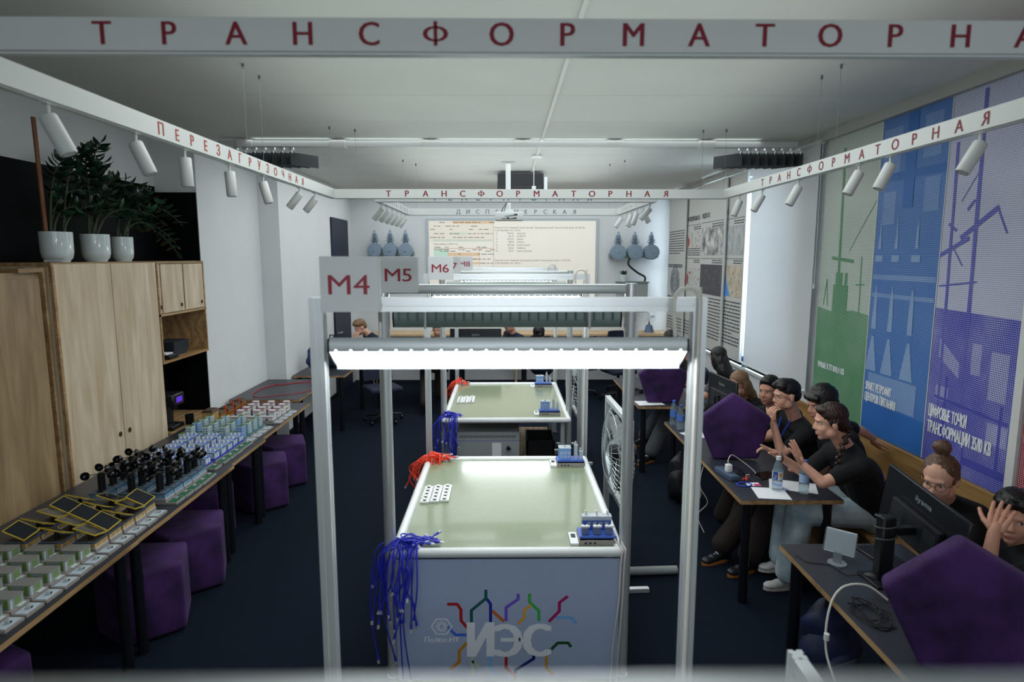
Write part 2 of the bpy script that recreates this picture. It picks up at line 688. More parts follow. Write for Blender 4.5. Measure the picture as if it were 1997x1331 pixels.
MB().box(-.012, -.86, 1.03, .0, -.835, 1.075).build('chain_holder', M_white, bl)
MB().tube([(-.006, -.85, 2.38), (-.006, -.85, 1.05)], .003).build('chain', M_white, bl)

# ------------------------------------------------------------------ murals on the right wall
MUR = [('green', 5.06, 5.90, '#2e7d4a', '#c6cbc6'), ('blue', 4.285, 5.05, '#1f63b0', '#9fb9d6'), ('violet', 3.53, 4.275, '#2f35a8', '#c4c8d6'), ('red', 2.2, 3.46, '#8c1230', '#d8c6ca')]
MURO = {}
for nm, y0, y1, ink, pap in MUR:
    o = thing('mural', {'green': 'green dotted mural panel showing a pole-mounted transformer', 'blue': 'blue dotted mural panel showing insulators beside the green panel',
                              'violet': 'violet-blue dotted mural panel showing power pylons', 'red': 'dark red dotted mural panel at the right edge'}[nm], 'mural', (3.0, 0, 0))
    lev = {'green': (-.55, (3.36, 1.7, .25)), 'blue': (.55, (3.4, .9, .1)), 'violet': (-.5, (3.36, 1.8, -.1)), 'red': (.35, None)}[nm]
    MB().box(-.004, y0, .865, .016, y1, 3.36).build('board', halftone('raster_' + nm, ink, pap, lev[0], vary=.25, zgrad=lev[1]), o)
    MURO[nm] = (o, ink, pap)
    e = MB().box(-.007, y0 - .006, .865, .012, y0, 3.36)
    e.build('edge_strip', M_wpl, o)
tag(MB().box(2.975, 3.466, .865, 3.016, 3.524, 3.36).build('mural_post', M_wpl), 'pale vertical strip between the violet and dark red murals', 'strip')


def muprint(nm, name, shapes, level, col=None, off=.0052, vary=.3):
    o, ink, pap = MURO[nm]
    for i, s in enumerate(shapes):
        mb = MB()
        mb.add([(-off - i * .00003, a, b_) for a, b_ in s], [list(range(len(s)))])
        mb.build(name, halftone('raster_%s_%s' % (nm, name), col or ink, pap, level, vary=vary), o, smooth=False)


def rect(y0, z0, y1, z1):
    return [(y0, z0), (y1, z0), (y1, z1), (y0, z1)]


def line(a, b_, w):
    a, b_ = Vector(a), Vector(b_)
    d = (b_ - a).normalized() * w / 2
    n = Vector((-d.y, d.x))
    return [tuple(a + n), tuple(b_ + n), tuple(b_ - n), tuple(a - n)]


# green: field, pole, crossarm, transformer box, small far pole
muprint('green', 'field', [[(5.06, .866), (5.9, .866), (5.9, 1.83), (5.62, 1.80), (5.3, 1.84), (5.06, 1.82)]], .55, vary=.45)
muprint('green', 'pole', [line((5.60, 3.25), (5.53, 1.0), .035), line((5.70, 2.29), (5.34, 2.26), .03), rect(5.40, 1.80, 5.64, 2.05), rect(5.42, 2.05, 5.46, 2.16), rect(5.50, 2.05, 5.54, 2.16), rect(5.57, 2.05, 5.61, 2.16),
                          line((5.22, 2.3), (5.21, 1.82), .012), line((5.28, 2.06), (5.15, 2.07), .012), line((5.42, 2.35), (5.07, 2.75), .006), line((5.76, 2.1), (5.80, 1.85), .01), line((5.76, 2.1), (5.73, 1.85), .01)], .62, off=.0062)
# blue: equipment rows in lighter tone
lightb = '#bcd0e8'
muprint('blue', 'window_light', [rect(4.80, 2.92, 5.03, 3.28), rect(4.36, 3.0, 4.55, 3.3), rect(4.34, 2.62, 4.5, 2.86), rect(4.82, 2.55, 4.98, 2.8)], .15)
insul = []
for yc in (4.98, 4.77, 4.53):
    insul += [[(yc - .02, 2.36), (yc, 2.62), (yc + .02, 2.36)], rect(yc - .05, 2.26, yc + .05, 2.31), [(yc - .03, 1.72), (yc - .02, 1.98), (yc, 2.08), (yc + .02, 1.98), (yc + .03, 1.72)],
              [(yc - .075, 1.38), (yc - .015, 1.66), (yc + .015, 1.66), (yc + .075, 1.38)]]
muprint('blue', 'insulator', insul, -.2, off=.0062)
muprint('blue', 'beam', [rect(4.30, 2.12, 5.04, 2.16), rect(4.30, 1.98, 5.04, 2.01), rect(4.40, 1.13, 5.0, 1.36)], .0, off=.0058)
muprint('blue', 'dark_field', [rect(4.287, .866, 5.049, 1.12), rect(4.62, 2.66, 4.74, 3.355), rect(4.287, 2.88, 5.049, 2.94)], 1.1, off=.0066, vary=.15)
# violet: horizon, pylons, substation
muprint('violet', 'ground', [[(3.531, .866), (4.274, .866), (4.274, 1.95), (3.531, 1.93)]], .45, vary=.8)
muprint('violet', 'pylon', [line((4.20, 3.05), (4.16, 1.2), .026), line((3.99, 3.34), (3.95, 1.3), .032), line((4.30, 2.30), (4.02, 2.42), .03), line((4.10, 2.42), (3.80, 2.60), .034), line((3.80, 2.58), (3.72, 2.44), .014),
                            line((4.26, 2.10), (3.92, 2.14), .012), line((4.22, 2.52), (4.14, 2.47), .02), line((4.06, 2.60), (4.0, 2.66), .02), line((4.12, 2.66), (3.97, 2.86), .006), line((4.15, 2.35), (4.06, 2.24), .01)], .55, off=.0062)
muprint('violet', 'substation_light', [rect(3.60, 1.42, 3.74, 1.72), rect(3.82, 1.55, 3.90, 1.75), rect(3.56, 1.15, 3.72, 1.28), [(4.0, 1.5), (4.2, 1.62), (4.2, 1.75), (4.0, 1.6)], rect(4.08, 1.32, 4.2, 1.42)], -.05, off=.0058)
muprint('violet', 'substation_dark', [rect(3.55, .95, 3.9, 1.0), line((3.62, 1.4), (3.62, .95), .02), line((4.1, 1.5), (4.1, .9), .018), line((3.9, 1.1), (3.9, .9), .02), line((3.56, 1.3), (4.2, 1.34), .02)], .8, off=.0062)
M_lett = mat('white_print', '#e6ebf0', .6)
for nm, lines, yy, zz, sz in (('green', ['УМНЫЕ КТП 10/0,4 КВ'], 5.82, 1.262, .062), ('blue', ['SMART РЕТРОФИТ', 'ЦЕНТРОВ ПИТАНИЯ'], 5.02, 1.215, .08), ('violet', ['ЦИФРОВЫЕ ТОЧКИ', 'ТРАНСФОРМАЦИИ 35/10 КВ'], 4.245, 1.19, .098)):
    mb = MB()
    mw = {'green': [.46], 'blue': [.34, .40], 'violet': [.36, .58]}[nm]
    for i, t in enumerate(lines):
        text_into(mb, t, (-.0085, yy, zz - i * sz * 1.15), (0, -1, 0), (0, 0, 1), sz * 1.25, align='l', maxw=mw[i], bold=.0028)
    mb.build('lettering', M_lett, MURO[nm][0], smooth=False)['kind'] = 'stuff'

# ------------------------------------------------------------------ wooden bench along the right wall
be = thing('plywood_bench', 'long plywood bench with low back running under the murals', 'bench', (2.72, 4.4, 0))
MB().box(-.30, -2.4, .42, .27, 2.4, .45, .003).build('seat', M_birchh, be)
MB().box(.25, -2.4, .45, .275, 2.4, .86, .003).build('backrest', M_birchh, be)
MB().box(-.27, -2.4, .0, -.25, 2.4, .42).build('front_panel', M_birchh, be)

# ------------------------------------------------------------------ hanging poster panels in front of the windows
M_post = mat('poster_board', '#b9bab6', .7)


def dashes(mb, x, y0, y1, z0, z1, rows, h, seed, fill=.8):
    """rows of small print too fine to read"""
    rn = random.Random(seed)
    for i in range(rows):
        z = z1 - (z1 - z0) * i / max(1, rows - 1)
        y = y1
        end = y0 + (y1 - y0) * (0 if rn.random() < fill else rn.random() * .4)
        while y > end + .01:
            w = min(rn.uniform(.025, .09), y - end)
            mb.add([(x, y, z), (x, y - w, z), (x, y - w, z + h), (x, y, z + h)], [(0, 1, 2, 3)])
            y -= w + .014


PO = [('rightmost', 7.74, 8.50, 2.97), ('third', 8.35, 9.38, 2.93), ('second', 9.36, 10.36, 2.97), ('leftmost', 10.18, 11.2, 2.93)]
for nm, y0, y1, x in PO:
    lab = {'rightmost': 'grey poster panel with a blue-edged map next to the blind', 'third': 'grey poster panel with a black-and-white photo and dark chart',
           'second': 'grey poster panel with two red-dotted diagrams', 'leftmost': 'grey poster panel with a round mechanical drawing, nearest the far wall'}[nm]
    o = thing('poster_panel', lab, 'poster', (x, 0, 0))
    MB().box(0, y0, .98, .012, y1, 3.34).build('board', M_post, o)
    MB().box(-.006, y0 - .012, .98, .014, y0, 3.34).build('edge_profile', M_white, o)
    MB().tube([(.005, y0 + .08, 3.34), (.005, y0 + .08, 3.44)], .004).build('hanger', M_alu, o)
    MB().tube([(.005, y1 - .08, 3.34), (.005, y1 - .08, 3.44)], .004).build('hanger', M_alu, o)
    t = MB()
    xf = -.0015
    W = y1 - y0
    dashes(t, xf, y0 + .05, y1 - .06, 1.15 if nm in ('rightmost', 'third') else 1.05, 1.70 if nm in ('rightmost', 'third') else 1.25, 13 if nm in ('rightmost', 'third') else 5, .018, len(nm) + 3)
    if nm in ('rightmost', 'third', 'second'):
        t.add([(xf, y1 - .04, 2.79), (xf, y0 + .04, 2.79), (xf, y0 + .04, 2.797), (xf, y1 - .04, 2.797)], [(0, 1, 2, 3)])
        t.add([(xf, y1 - .04, 2.27), (xf, y0 + .04, 2.27), (xf, y0 + .04, 2.277), (xf, y1 - .04, 2.277)], [(0, 1, 2, 3)])
        dashes(t, xf, y0 + .05, y0 + .05 + W * .45, 2.72, 2.75, 2, .014, 5)
        dashes(t, xf, y0 + .05, y0 + .05 + W * .4, 2.21, 2.24, 2, .014, 6)
    if nm == 'third':
        text_into(t, 'МОДЕЛЬ РЭС', (xf, y1 - .05, 2.86), (0, -1, 0), (0, 0, 1), .1, sx=.55, bold=.003)
    if nm == 'rightmost':
        text_into(t, 'РЭС', (xf, y1 - .05, 2.86), (0, -1, 0), (0, 0, 1), .1, sx=.55, bold=.003)
    if nm == 'second':
        text_into(t, 'РАСПРЕДЕЛИТЕЛЬНОСТЬ', (xf, y1 - .16, 2.86), (0, -1, 0), (0, 0, 1), .1, maxw=.62, bold=.003)
        dashes(t, xf, y1 - .12, y1 - .02, 1.7, 2.8, 22, .02, 3)
        dashes(t, xf, y0 + .1, y1 - .2, 2.32, 2.42, 4, .014, 8)
    if nm == 'leftmost':
        dashes(t, xf, y0 + .04, y1 - .05, 2.35, 2.72, 10, .016, 11)
        dashes(t, xf, y0 + .1, y1 - .05, 2.12, 2.15, 2, .022, 12)
        dashes(t, xf, y0 + .1, y1 - .05, 1.42, 1.58, 2, .04, 13)
    t.build('small_print', M_dark, o, smooth=False)['kind'] = 'stuff'

    def pic(name, a0, z0, a1, z1, m, off=.002):
        return MB().add([(-off, a1, z0), (-off, a0, z0), (-off, a0, z1), (-off, a1, z1)], [(0, 1, 2, 3)]).build(name, m, o, smooth=False)
    if nm == 'rightmost':
        pic('satellite_picture', y0 + .04, 2.32, y1 - .04, 2.70, mat('sat_print', '#8f959a', .7, noise=.4, nscale=9, col2='#b4b4b0'))
        pic('map_picture', y0 + .04, 1.78, y1 - .04, 2.19, mat('map_print', '#b7ab98', .7, noise=.2, nscale=10))
        MB().add([(-.003, y1 - .04, 1.78), (-.003, y1 - .04, 2.19), (-.003, y1 - .1, 2.19), (-.003, y1 - .14, 2.05), (-.003, y1 - .2, 1.95), (-.003, y1 - .26, 1.86), (-.003, y1 - .34, 1.78)], [list(range(7))]).build('sea_print', mat('sea_print', '#4b8fd6', .6), o, smooth=False)
        g = MB()
        rn = random.Random(3)
        for k in range(16):
            a, z = rn.uniform(y0 + .06, y1 - .25), rn.uniform(1.8, 2.1)
            g.add([(-.003, a, z), (-.003, a - .02, z + .01), (-.003, a - .01, z + .035)], [(0, 1, 2)])
        g.build('map_mark', mat('map_green', '#5c7a52', .7), o, smooth=False)['kind'] = 'stuff'
    if nm == 'third':
        pic('photo_picture', y0 + .05, 2.32, y1 - .05, 2.72, mat('photo_print', '#55575c', .7, noise=.6, nscale=7, col2='#d0d0cc'))
        pic('chart_picture', y0 + .05, 1.76, y1 - .05, 2.19, mat('chart_print', '#4a484f', .7, noise=.1, nscale=40))
        g = MB()
        rn = random.Random(5)
        for k in range(34):
            a, z = rn.uniform(y0 + .1, y1 - .1), rn.uniform(1.8, 2.1)
            g.add([(-.003, a, z), (-.003, a - .012, z + .008), (-.003, a - .008, z + .03)], [(0, 1, 2)])
        g.build('chart_mark', mat('chart_green', '#8fae9c', .7), o, smooth=False)['kind'] = 'stuff'
    if nm == 'second':
        for zc, sd in ((2.56, 1), (1.97, 2)):
            g, h = MB(), MB()
            rn = random.Random(sd)
            for k in range(30):
                a, z, an, ln = rn.uniform(y0 + .1, y1 - .3), zc + rn.uniform(-.15, .15), rn.uniform(0, 6), rn.uniform(.02, .07)
                q = line((a, z), (a + ln * math.cos(an), z + ln * math.sin(an)), .005)
                g.add([(-.002, u_, w_) for u_, w_ in q], [(0, 1, 2, 3)])
            for k in range(6):
                a, z = rn.uniform(y0 + .15, y1 - .25), zc + rn.uniform(-.13, .13)
                h.add([(-.003, a, z), (-.003, a - .018, z), (-.003, a - .018, z + .035), (-.003, a, z + .035)], [(0, 1, 2, 3)])
            h.add([(-.003, y1 - .2, zc - .12), (-.003, y1 - .27, zc - .09), (-.003, y1 - .3, zc), (-.003, y1 - .26, zc + .04), (-.003, y1 - .22, zc + .08)], [list(range(5))])
            g.build('diagram_line', M_dark, o, smooth=False)['kind'] = 'stuff'
            h.build('diagram_mark', mat('red_mark', '#b0392e', .7), o, smooth=False)['kind'] = 'stuff'
    if nm == 'leftmost':
        g = MB()
        cy = (y0 + y1) / 2 + .02
        for rr in (.27, .2, .16, .09):
            g.tube([(-.002, cy + rr * math.cos(a * math.pi / 18), 1.87 + rr * .95 * math.sin(a * math.pi / 18)) for a in range(36)], .004, 4, close=True)
        g.build('drawing_line', M_dark, o, smooth=False)['kind'] = 'stuff'
        pts = [(-.0015, cy + .27 * math.cos(a * math.pi / 12), 1.87 + .256 * math.sin(a * math.pi / 12)) for a in range(24)]
        MB().add(pts, [list(range(24))]).build('drawing_tone', mat('drawing_tone', '#93999c', .7, noise=.25, nscale=14), o, smooth=False)

# ------------------------------------------------------------------ suspended lettered light rings
def ring(nm, label, x0, x1, y0, y1, zb, h, texts, wires, w=.05):
    o = thing('light_ring', label, 'ceiling lamp', ((x0 + x1) / 2, (y0 + y1) / 2, zb))
    cx, cy = (x0 + x1) / 2, (y0 + y1) / 2
    a0, a1, b0, b1 = x0 - cx, x1 - cx, y0 - cy, y1 - cy
    for q in ((a0 - w, b0 - w, a1 + w, b0), (a0 - w, b1, a1 + w, b1 + w), (a0 - w, b0, a0, b1), (a1, b0, a1 + w, b1)):
        p_ = MB().box(q[0], q[1], 0, q[2], q[3], h, .0015).build('profile', M_white, o)
        dx, dy = (q[2] - q[0]), (q[3] - q[1])
        MB().box(q[0] + (.012 if dx < .1 else .03), q[1] + (.012 if dy < .1 else .03), -.004, q[2] - (.012 if dx < .1 else .03), q[3] - (.012 if dy < .1 else .03), .002).build('diffuser', mat('lamp_diffuser', '#d5dcda', .4), p_)
    for s, org, du, size, pitch, m in texts:
        for i, ch in enumerate(s):
            mb = MB()
            text_into(mb, ch, Vector((org[0] - cx, org[1] - cy, org[2] - zb)) + Vector(du) * pitch * i, du, (0, 0, 1), size, align='c', bold=size * .02)
            mb.build('letter', m, o, smooth=False)
    for wx, wy in wires:
        MB().tube([(wx - cx, wy - cy, h), (wx - cx, wy - cy, 3.44 - zb)], .0012, 5).cyl((wx - cx, wy - cy, 3.415 - zb), (wx - cx, wy - cy, 3.44 - zb), .008, n=8).build('wire', M_greyp, o)
    return o


ZB = 2.828
ring('front', 'large white suspended ring lettered with crimson words above the near tables', -1.55, 2.0, 1.75, 5.79, ZB, .083,
     [('ТРАНСФОРМАТОРНАЯ', (-1.035, 1.699, ZB + .015), (1, 0, 0), .083, .1712, M_crimson),
      ('ТРАНСФОРМАТОРНАЯ', (-1.06, 5.789, ZB + .016), (1, 0, 0), .078, .1687, M_crimson),
      ('ПЕРЕЗАГРУЗОЧНАЯ', (-1.549, 2.917, ZB + .016), (0, 1, 0), .078, .141, M_orange),
      ('ТРАНСФОРМАТОРНАЯ', (1.999, 4.918, ZB + .016), (0, -1, 0), .078, .1505, M_crimson)],
     [(-1.56, 3.9), (-1.56, 4.15), (2.01, 3.87), (2.01, 4.1), (-1.55, 5.7), (-1.35, 5.81), (1.80, 5.81), (2.0, 5.78)])
ring('rear', 'smaller white suspended ring with blue and grey words in the back half', -1.2, 1.42, 6.15, 8.02, ZB - .005, .08,
     [('ГЕНЕРАТОРНАЯ', (-.66, 6.099, ZB + .008), (1, 0, 0), .085, .134, M_bluep),
      ('ДИСПЕТЧЕРСКАЯ', (-.59, 8.019, ZB + .012), (1, 0, 0), .075, .1225, M_greyp),
      ('ГЕНЕРАТОРНАЯ', (1.419, 7.7, ZB + .01), (0, -1, 0), .078, .125, M_greyp),
      ('ГЕНЕРАТОРНАЯ', (-1.199, 6.4, ZB + .01), (0, 1, 0), .078, .125, M_greyp)],
     [(-1.21, 7.6), (-1.1, 7.9), (1.43, 7.6), (1.3, 7.9)])


def spot(loc, tilt, az, label, s=1.0):
    o = thing('track_spotlight', label, 'spotlight', loc, R(az))
    MB().cyl((0, 0, 0), (0, 0, -.055), .007, n=8).box(-.03, -.012, -.008, .03, .012, .0).build('stem', M_white, o)
    T = Matrix.Translation((0, 0, -.055)) @ Matrix.Rotation(R(-tilt), 4, 'X')
    b_ = MB().lathe([(.001, .01), (.026, .01), (.029, .004), (.029, -.125), (.026, -.13), (.001, -.13)], 20, T, cap=False).build('lamp_body', M_white, o)
    MB().lathe([(.024, -.1305), (.001, -.127)], 16, T, cap=False).build('lens', M_greyp, b_)


SPL = [(2.246, 24, 100), (2.757, 22, 100), (3.167, 2, 90), (3.667, 3, 90), (4.162, 14, 95), (4.883, 40, -90), (5.276, 40, -90)]
for i, (yy, t_, az) in enumerate(SPL):
    spot((-1.575, yy, ZB), t_, az, 'white track spotlight, %s from the camera under the left ring side' % ORD[i])
SPR = [(2.712, 28, -95), (3.334, 24, -95), (3.624, 26, -95), (4.365, 26, -95), (4.977, 28, -95), (5.447, 20, -95)]
for i, (yy, t_, az) in enumerate(SPR):
    spot((2.025, yy, ZB), t_, az, 'white track spotlight, %s from the camera under the right ring side' % ORD[i])
for i in range(6):
    spot((-1.225, 6.3 + .3 * i, ZB - .005), 38, -90, 'small white spotlight, %s from the camera under the rear ring, left' % ORD[i])
for i in range(6):
    spot((1.445, 6.3 + .3 * i, ZB - .005), (42, -30, 20, 22, -25, 35)[i], -90, 'small white spotlight, %s from the camera under the rear ring, right' % ORD[i])

# ------------------------------------------------------------------ curtain track with stacked partition blades
ct = thing('curtain_track', 'white ceiling track running across the room from wall to wall', 'track', (0.15, 6.27, 3.36))
MB().box(-2.93, -.03, .0, 2.72, .03, .055, .002).build('rail', M_white, ct)
for i in range(6):
    MB().box(-2.75 + i * .9, -.045, -.006, -2.6 + i * .9, .045, .062, .002).cyl((-2.675 + i * .9, 0, .06), (-2.675 + i * .9, 0, .08), .02, n=8).build('bracket', M_wpl, ct)
M_blade = mat('dark_blade', '#262d30', .5)
for side, xs, n in (('left', -2.62, 7), ('right', 2.32, 8)):
    for i in range(n):
        x = xs + i * (.09 if side == 'left' else .085)
        o = thing('partition_blade', 'dark folded partition blade, %s from the left in the %s stack' % (ORD[i], side), 'partition', (x, 6.27, 3.17))
        L_ = .30
        sg = 1 if side == 'left' else -1
        MB().box(-.006, -.02, .02, .006, L_, .14, M=Matrix.Rotation(R(-38 * sg), 4, 'Z')).build('blade', M_blade, o)
        MB().cyl((0, 0, .13), (0, 0, .19), .008, n=8).box(-.02, -.02, .165, .02, .02, .189).build('carriage', M_alu, o)

# ------------------------------------------------------------------ projector, ceiling box, detector
pj = thing('projector', 'white projector with dangling black leads hanging on a ceiling pole', 'projector', (.05, 7.7, 2.735))
MB().box(-.17, -.12, 0, .17, .12, .1, .015, 2).build('housing', M_white, pj)
MB().cyl((-.01, .03, .1), (-.01, .03, .705), .03, n=16).box(-.09, -.01, .69, .07, .07, .705).build('pole', M_white, pj)
MB().box(-.07, -.03, .1, .05, .09, .13, .004).build('mount', M_alu, pj)
MB().box(.06, -.122, .055, .1, -.119, .075).box(-.02, -.122, .02, .0, -.119, .035).box(.05, -.122, .018, .09, -.119, .032).build('socket', M_blackpl, pj)
cb = MB()
for e, s_ in (((.075, -.125, .065), -.12), ((.07, -.125, .025), -.09), ((-.01, -.125, .027), -.1)):
    cb.tube([Vector((-.01, -.02, .25)).lerp(Vector(e), t / 12) + Vector((s_ * math.sin(math.pi * t / 12), -.03 * math.sin(math.pi * t / 12), -.09 * math.sin(math.pi * t / 12))) for t in range(13)], .004, 6)
cb.build('lead', M_bcable, pj)
ac = thing('ceiling_unit', 'black box-shaped unit fixed below the ceiling behind the projector pole', 'ceiling unit', (.21, 8.75, 3.2))
MB().box(-.31, -.25, 0, .31, .25, .21, .01).build('housing', M_blackpl, ac)
MB().box(-.29, -.253, .02, .29, -.25, .03).build('grille_slot', M_dark, ac)
MB().cyl((-.28, .1, .2), (-.28, .1, .24), .01).cyl((.28, .1, .2), (.28, .1, .24), .01).build('hanger', M_alu, ac)
MB().box(.315, -.2, .0, .36, .2, .16).build('side_plate', M_alu, ac)
tag(MB().lathe([(.001, 0), (.05, .0), (.055, .03), (.055, .045), (.001, .045)], 20, cap=False).build('smoke_detector', M_white, loc=(.36, 7.2, 3.38)), 'round white smoke detector on the ceiling beside the cable duct', 'detector')
bpy.data.objects['smoke_detector'].location.z = 3.395
wf = thing('hanging_sensor', 'small white box hanging on a thin rod below the ceiling', 'sensor', (.36, 7.9, 3.12))
MB().box(-.025, -.02, 0, .025, .02, .05, .004).build('housing', M_white, wf)
MB().cyl((0, 0, .05), (0, 0, .32), .004, n=8).build('rod', M_white, wf)

# ------------------------------------------------------------------ work frames with LED lamps and number signs
CX = 0.012
M_led = mat('led_panel', '#ffffff', .5, emit='#f4faff', estr=26)
M_lamphouse = mat('lamp_housing', '#b9c0c2', .4, .4)
M_lampback = mat('lamp_back', '#7e8e8a', .4, .5)
M_sign = mat('sign_plate', '#d6d9db', .4)
HW = .66


def profile_post(mb, x, y, z0, z1, s=.046):
    """slotted square aluminium profile standing upright"""
    h, g, d = s / 2, .005, .006
    poly = [(-h, -h), (-g, -h), (-g, -h + d), (g, -h + d), (g, -h), (h, -h), (h, -g), (h - d, -g), (h - d, g), (h, g), (h, h), (g, h), (g, h - d), (-g, h - d), (-g, h), (-h, h), (-h, g), (-h + d, g), (-h + d, -g), (-h, -g)]
    mb.prism([(x + a, y + b_) for a, b_ in poly], z0, z1, 'xy')


def profile_bar(mb, y, z, x0, x1, s=.046):
    h, g, d = s / 2, .005, .006
    poly = [(-h, -h), (-g, -h), (-g, -h + d), (g, -h + d), (g, -h), (h, -h), (h, -g), (h - d, -g), (h - d, g), (h, g), (h, h), (g, h), (g, h - d), (-g, h - d), (-g, h), (-h, h), (-h, g), (-h + d, g), (-h + d, -g), (-h, -g)]
    mb.prism([(y + a, z + b_) for a, b_ in poly], x0, x1, 'yz')


def led_lamp(parent, dy, z, face, dark):
    """lamp housing along X; face=-1 shines towards -Y, +1 towards +Y"""
    L2 = .585
    T = Matrix.Translation((0, dy, z)) @ Matrix.Rotation(R(0 if face < 0 else 180), 4, 'Z')
    hs = MB()
    # housing wedge: back top, front lip (profile in y-z)
    prof = [(-.035, .06), (.045, .045), (.062, .0), (.05, -.055), (.04, -.058), (.052, -.005), (.036, .03), (-.03, .012), (-.04, .014), (-.045, .04)]
    hs.prism(prof, -L2, L2, 'yz', T)
    h_ = hs.build('lamp_housing', M_lampback if dark else M_lamphouse, parent)
    MB().prism([(-.037, .055), (.046, .04), (.064, .0), (.05, -.057), (-.045, .015)], L2, L2 + .008, 'yz', T).build('end_cap', M_blackpl, h_)
    MB().prism([(-.037, .055), (.046, .04), (.064, .0), (.05, -.057), (-.045, .015)], -L2 - .008, -L2, 'yz', T).build('end_cap', M_blackpl, h_)
    MB().prism([(-.032, .013), (.036, .028), (.05, -.005), (.042, -.05)], -L2 + .012, L2 - .012, 'yz', T).build('led_panel', M_led, h_)
    fins = MB()
    for i in range(24):
        fins.cyl((-L2 + .04 + i * .048, .064 - .0, -.02), (-L2 + .04 + i * .048, .064, .03), .006, n=6, M=T) if dark else fins.ell((-L2 + .02 + i * (2 * L2 - .04) / 23, -.038, .018), .005, 6, 4, T)
    fins.build('led_row', M_lampback if dark else M_led, h_)['kind'] = 'stuff'
    for sx in (-.42, .42):
        MB().tube([(sx, -.03, .06), (sx, -.03, .11)], .006, 6, T).build('bracket', M_white, h_)
        if dark:
            MB().tube([(sx, .09, .05), (sx, .10, -.06)], .007, 6, T).box(sx - .08, .08, .045, sx + .02, .1, .052, M=T).build('bracket_arm', M_white, h_)


def frame(num, yy, rnd, label, sign=True):
    o = thing('work_frame', label, 'frame', (CX, yy, 0))
    zt = 2.166
    if rnd:
        r = .03
        for s in (-1, 1):
            MB().cyl((s * (HW - r), 0, 0), (s * (HW - r), 0, zt - .0), r, n=24).build('post', M_alu, o)
        MB().box(-HW + 2 * r - .004, -.022, zt - .052, HW - 2 * r + .004, .022, zt - .004, .008, 2).build('crossbar', M_alu, o)
        for s in (-1, 1):
            MB().cyl((s * (HW - r), 0, 0), (s * (HW - r), 0, .01), .034, n=20).build('foot', M_alu, o)
    else:
        for s in (-1, 1):
            mb = MB()
            profile_post(mb, s * (HW - .023), 0, 0, zt)
            mb.build('post', M_alu, o, smooth=False)
            MB().box(s * (HW - .023) - .04, -.04, 0, s * (HW - .023) + .04, .04, .008).build('foot', M_blackpl, o)
        mb = MB()
        profile_bar(mb, 0, zt - .0235, -HW + .046, HW - .046)
        mb.build('crossbar', M_alu, o, smooth=False)
    led_lamp(o, -.02 if not rnd else .09, zt - .188 if not rnd else zt - .172, -1 if not rnd else 1, rnd)
    # supply lead of the lamp
    s0 = Vector((HW - .10, -.02 if not rnd else .06, zt - .16))
    pts = [s0, (HW - .115, -.045, zt - .08), (HW - .12, -.05, zt - .01), (HW - .1, -.045, zt + .025), (HW - .06, -.04, zt + .03), (HW - .035, -.035, zt), (HW - .03, -.032, zt - .1), (HW - .033, -.03, .7)]
    if not rnd:
        sm = []
        P4 = [Vector(q) for q in pts]
        for i in range(len(P4) - 1):
            a, b_, c, d = P4[max(0, i - 1)], P4[i], P4[i + 1], P4[min(len(P4) - 1, i + 2)]
            for t in range(5):
                t /= 5
                sm.append(.5 * ((2 * b_) + (c - a) * t + (2 * a - 5 * b_ + 4 * c - d) * t * t + (3 * b_ - a - 3 * c + d) * t ** 3))
        sm.append(P4[-1])
        MB().tube(sm, .007, 8).build('lamp_lead', M_wcable, o)
    if sign:
        sx0 = -HW + .045 if not rnd else -HW + .02
        sg = MB().box(sx0, -.035, zt - .046, sx0 + .19, -.03, zt + .135, .001).build('number_sign', M_sign, o)
        mb = MB()
        text_into(mb, num, (sx0 + .027, -.0365, zt + .012), (1, 0, 0), (0, 0, 1), .092, maxw=.134, bold=.0006)
        mb.build('lettering', mat('sign_red', '#98283a', .5), sg, smooth=False)
        MB().box(sx0 + .003, -.03, zt - .04, sx0 + .195, -.024, zt + .133).build('sign_backing', M_wpl, sg)
    return o


frame('М3', .172, True, 'round-post work frame right beside the camera, its crossbar blurred along the bottom edge', sign=False)
frame('М4', 2.07, False, 'aluminium frame with glowing lamp bar and sign M4, nearest of all')
frame('М5', 3.16, True, 'round-post frame with sign M5, lamp turned away from the camera')
frame('М6', 4.95, False, 'aluminium frame with glowing lamp bar and sign M6')
frame('М7', 6.12, True, 'round-post frame with partly hidden sign M7')
frame('М8', 7.95, False, 'aluminium frame with lamp bar and sign M8, farthest back')

# ------------------------------------------------------------------ game tables
M_top = mat('pale_green_table_glass', '#7f8a6e', .16, noise=.14, nscale=240, stretch=(1, .25, 1), coat=.3)
M_front = mat('blue_grey_panel', '#a3b3d0', .55)
M_rail = mat('white_rail', '#d9dddc', .3)


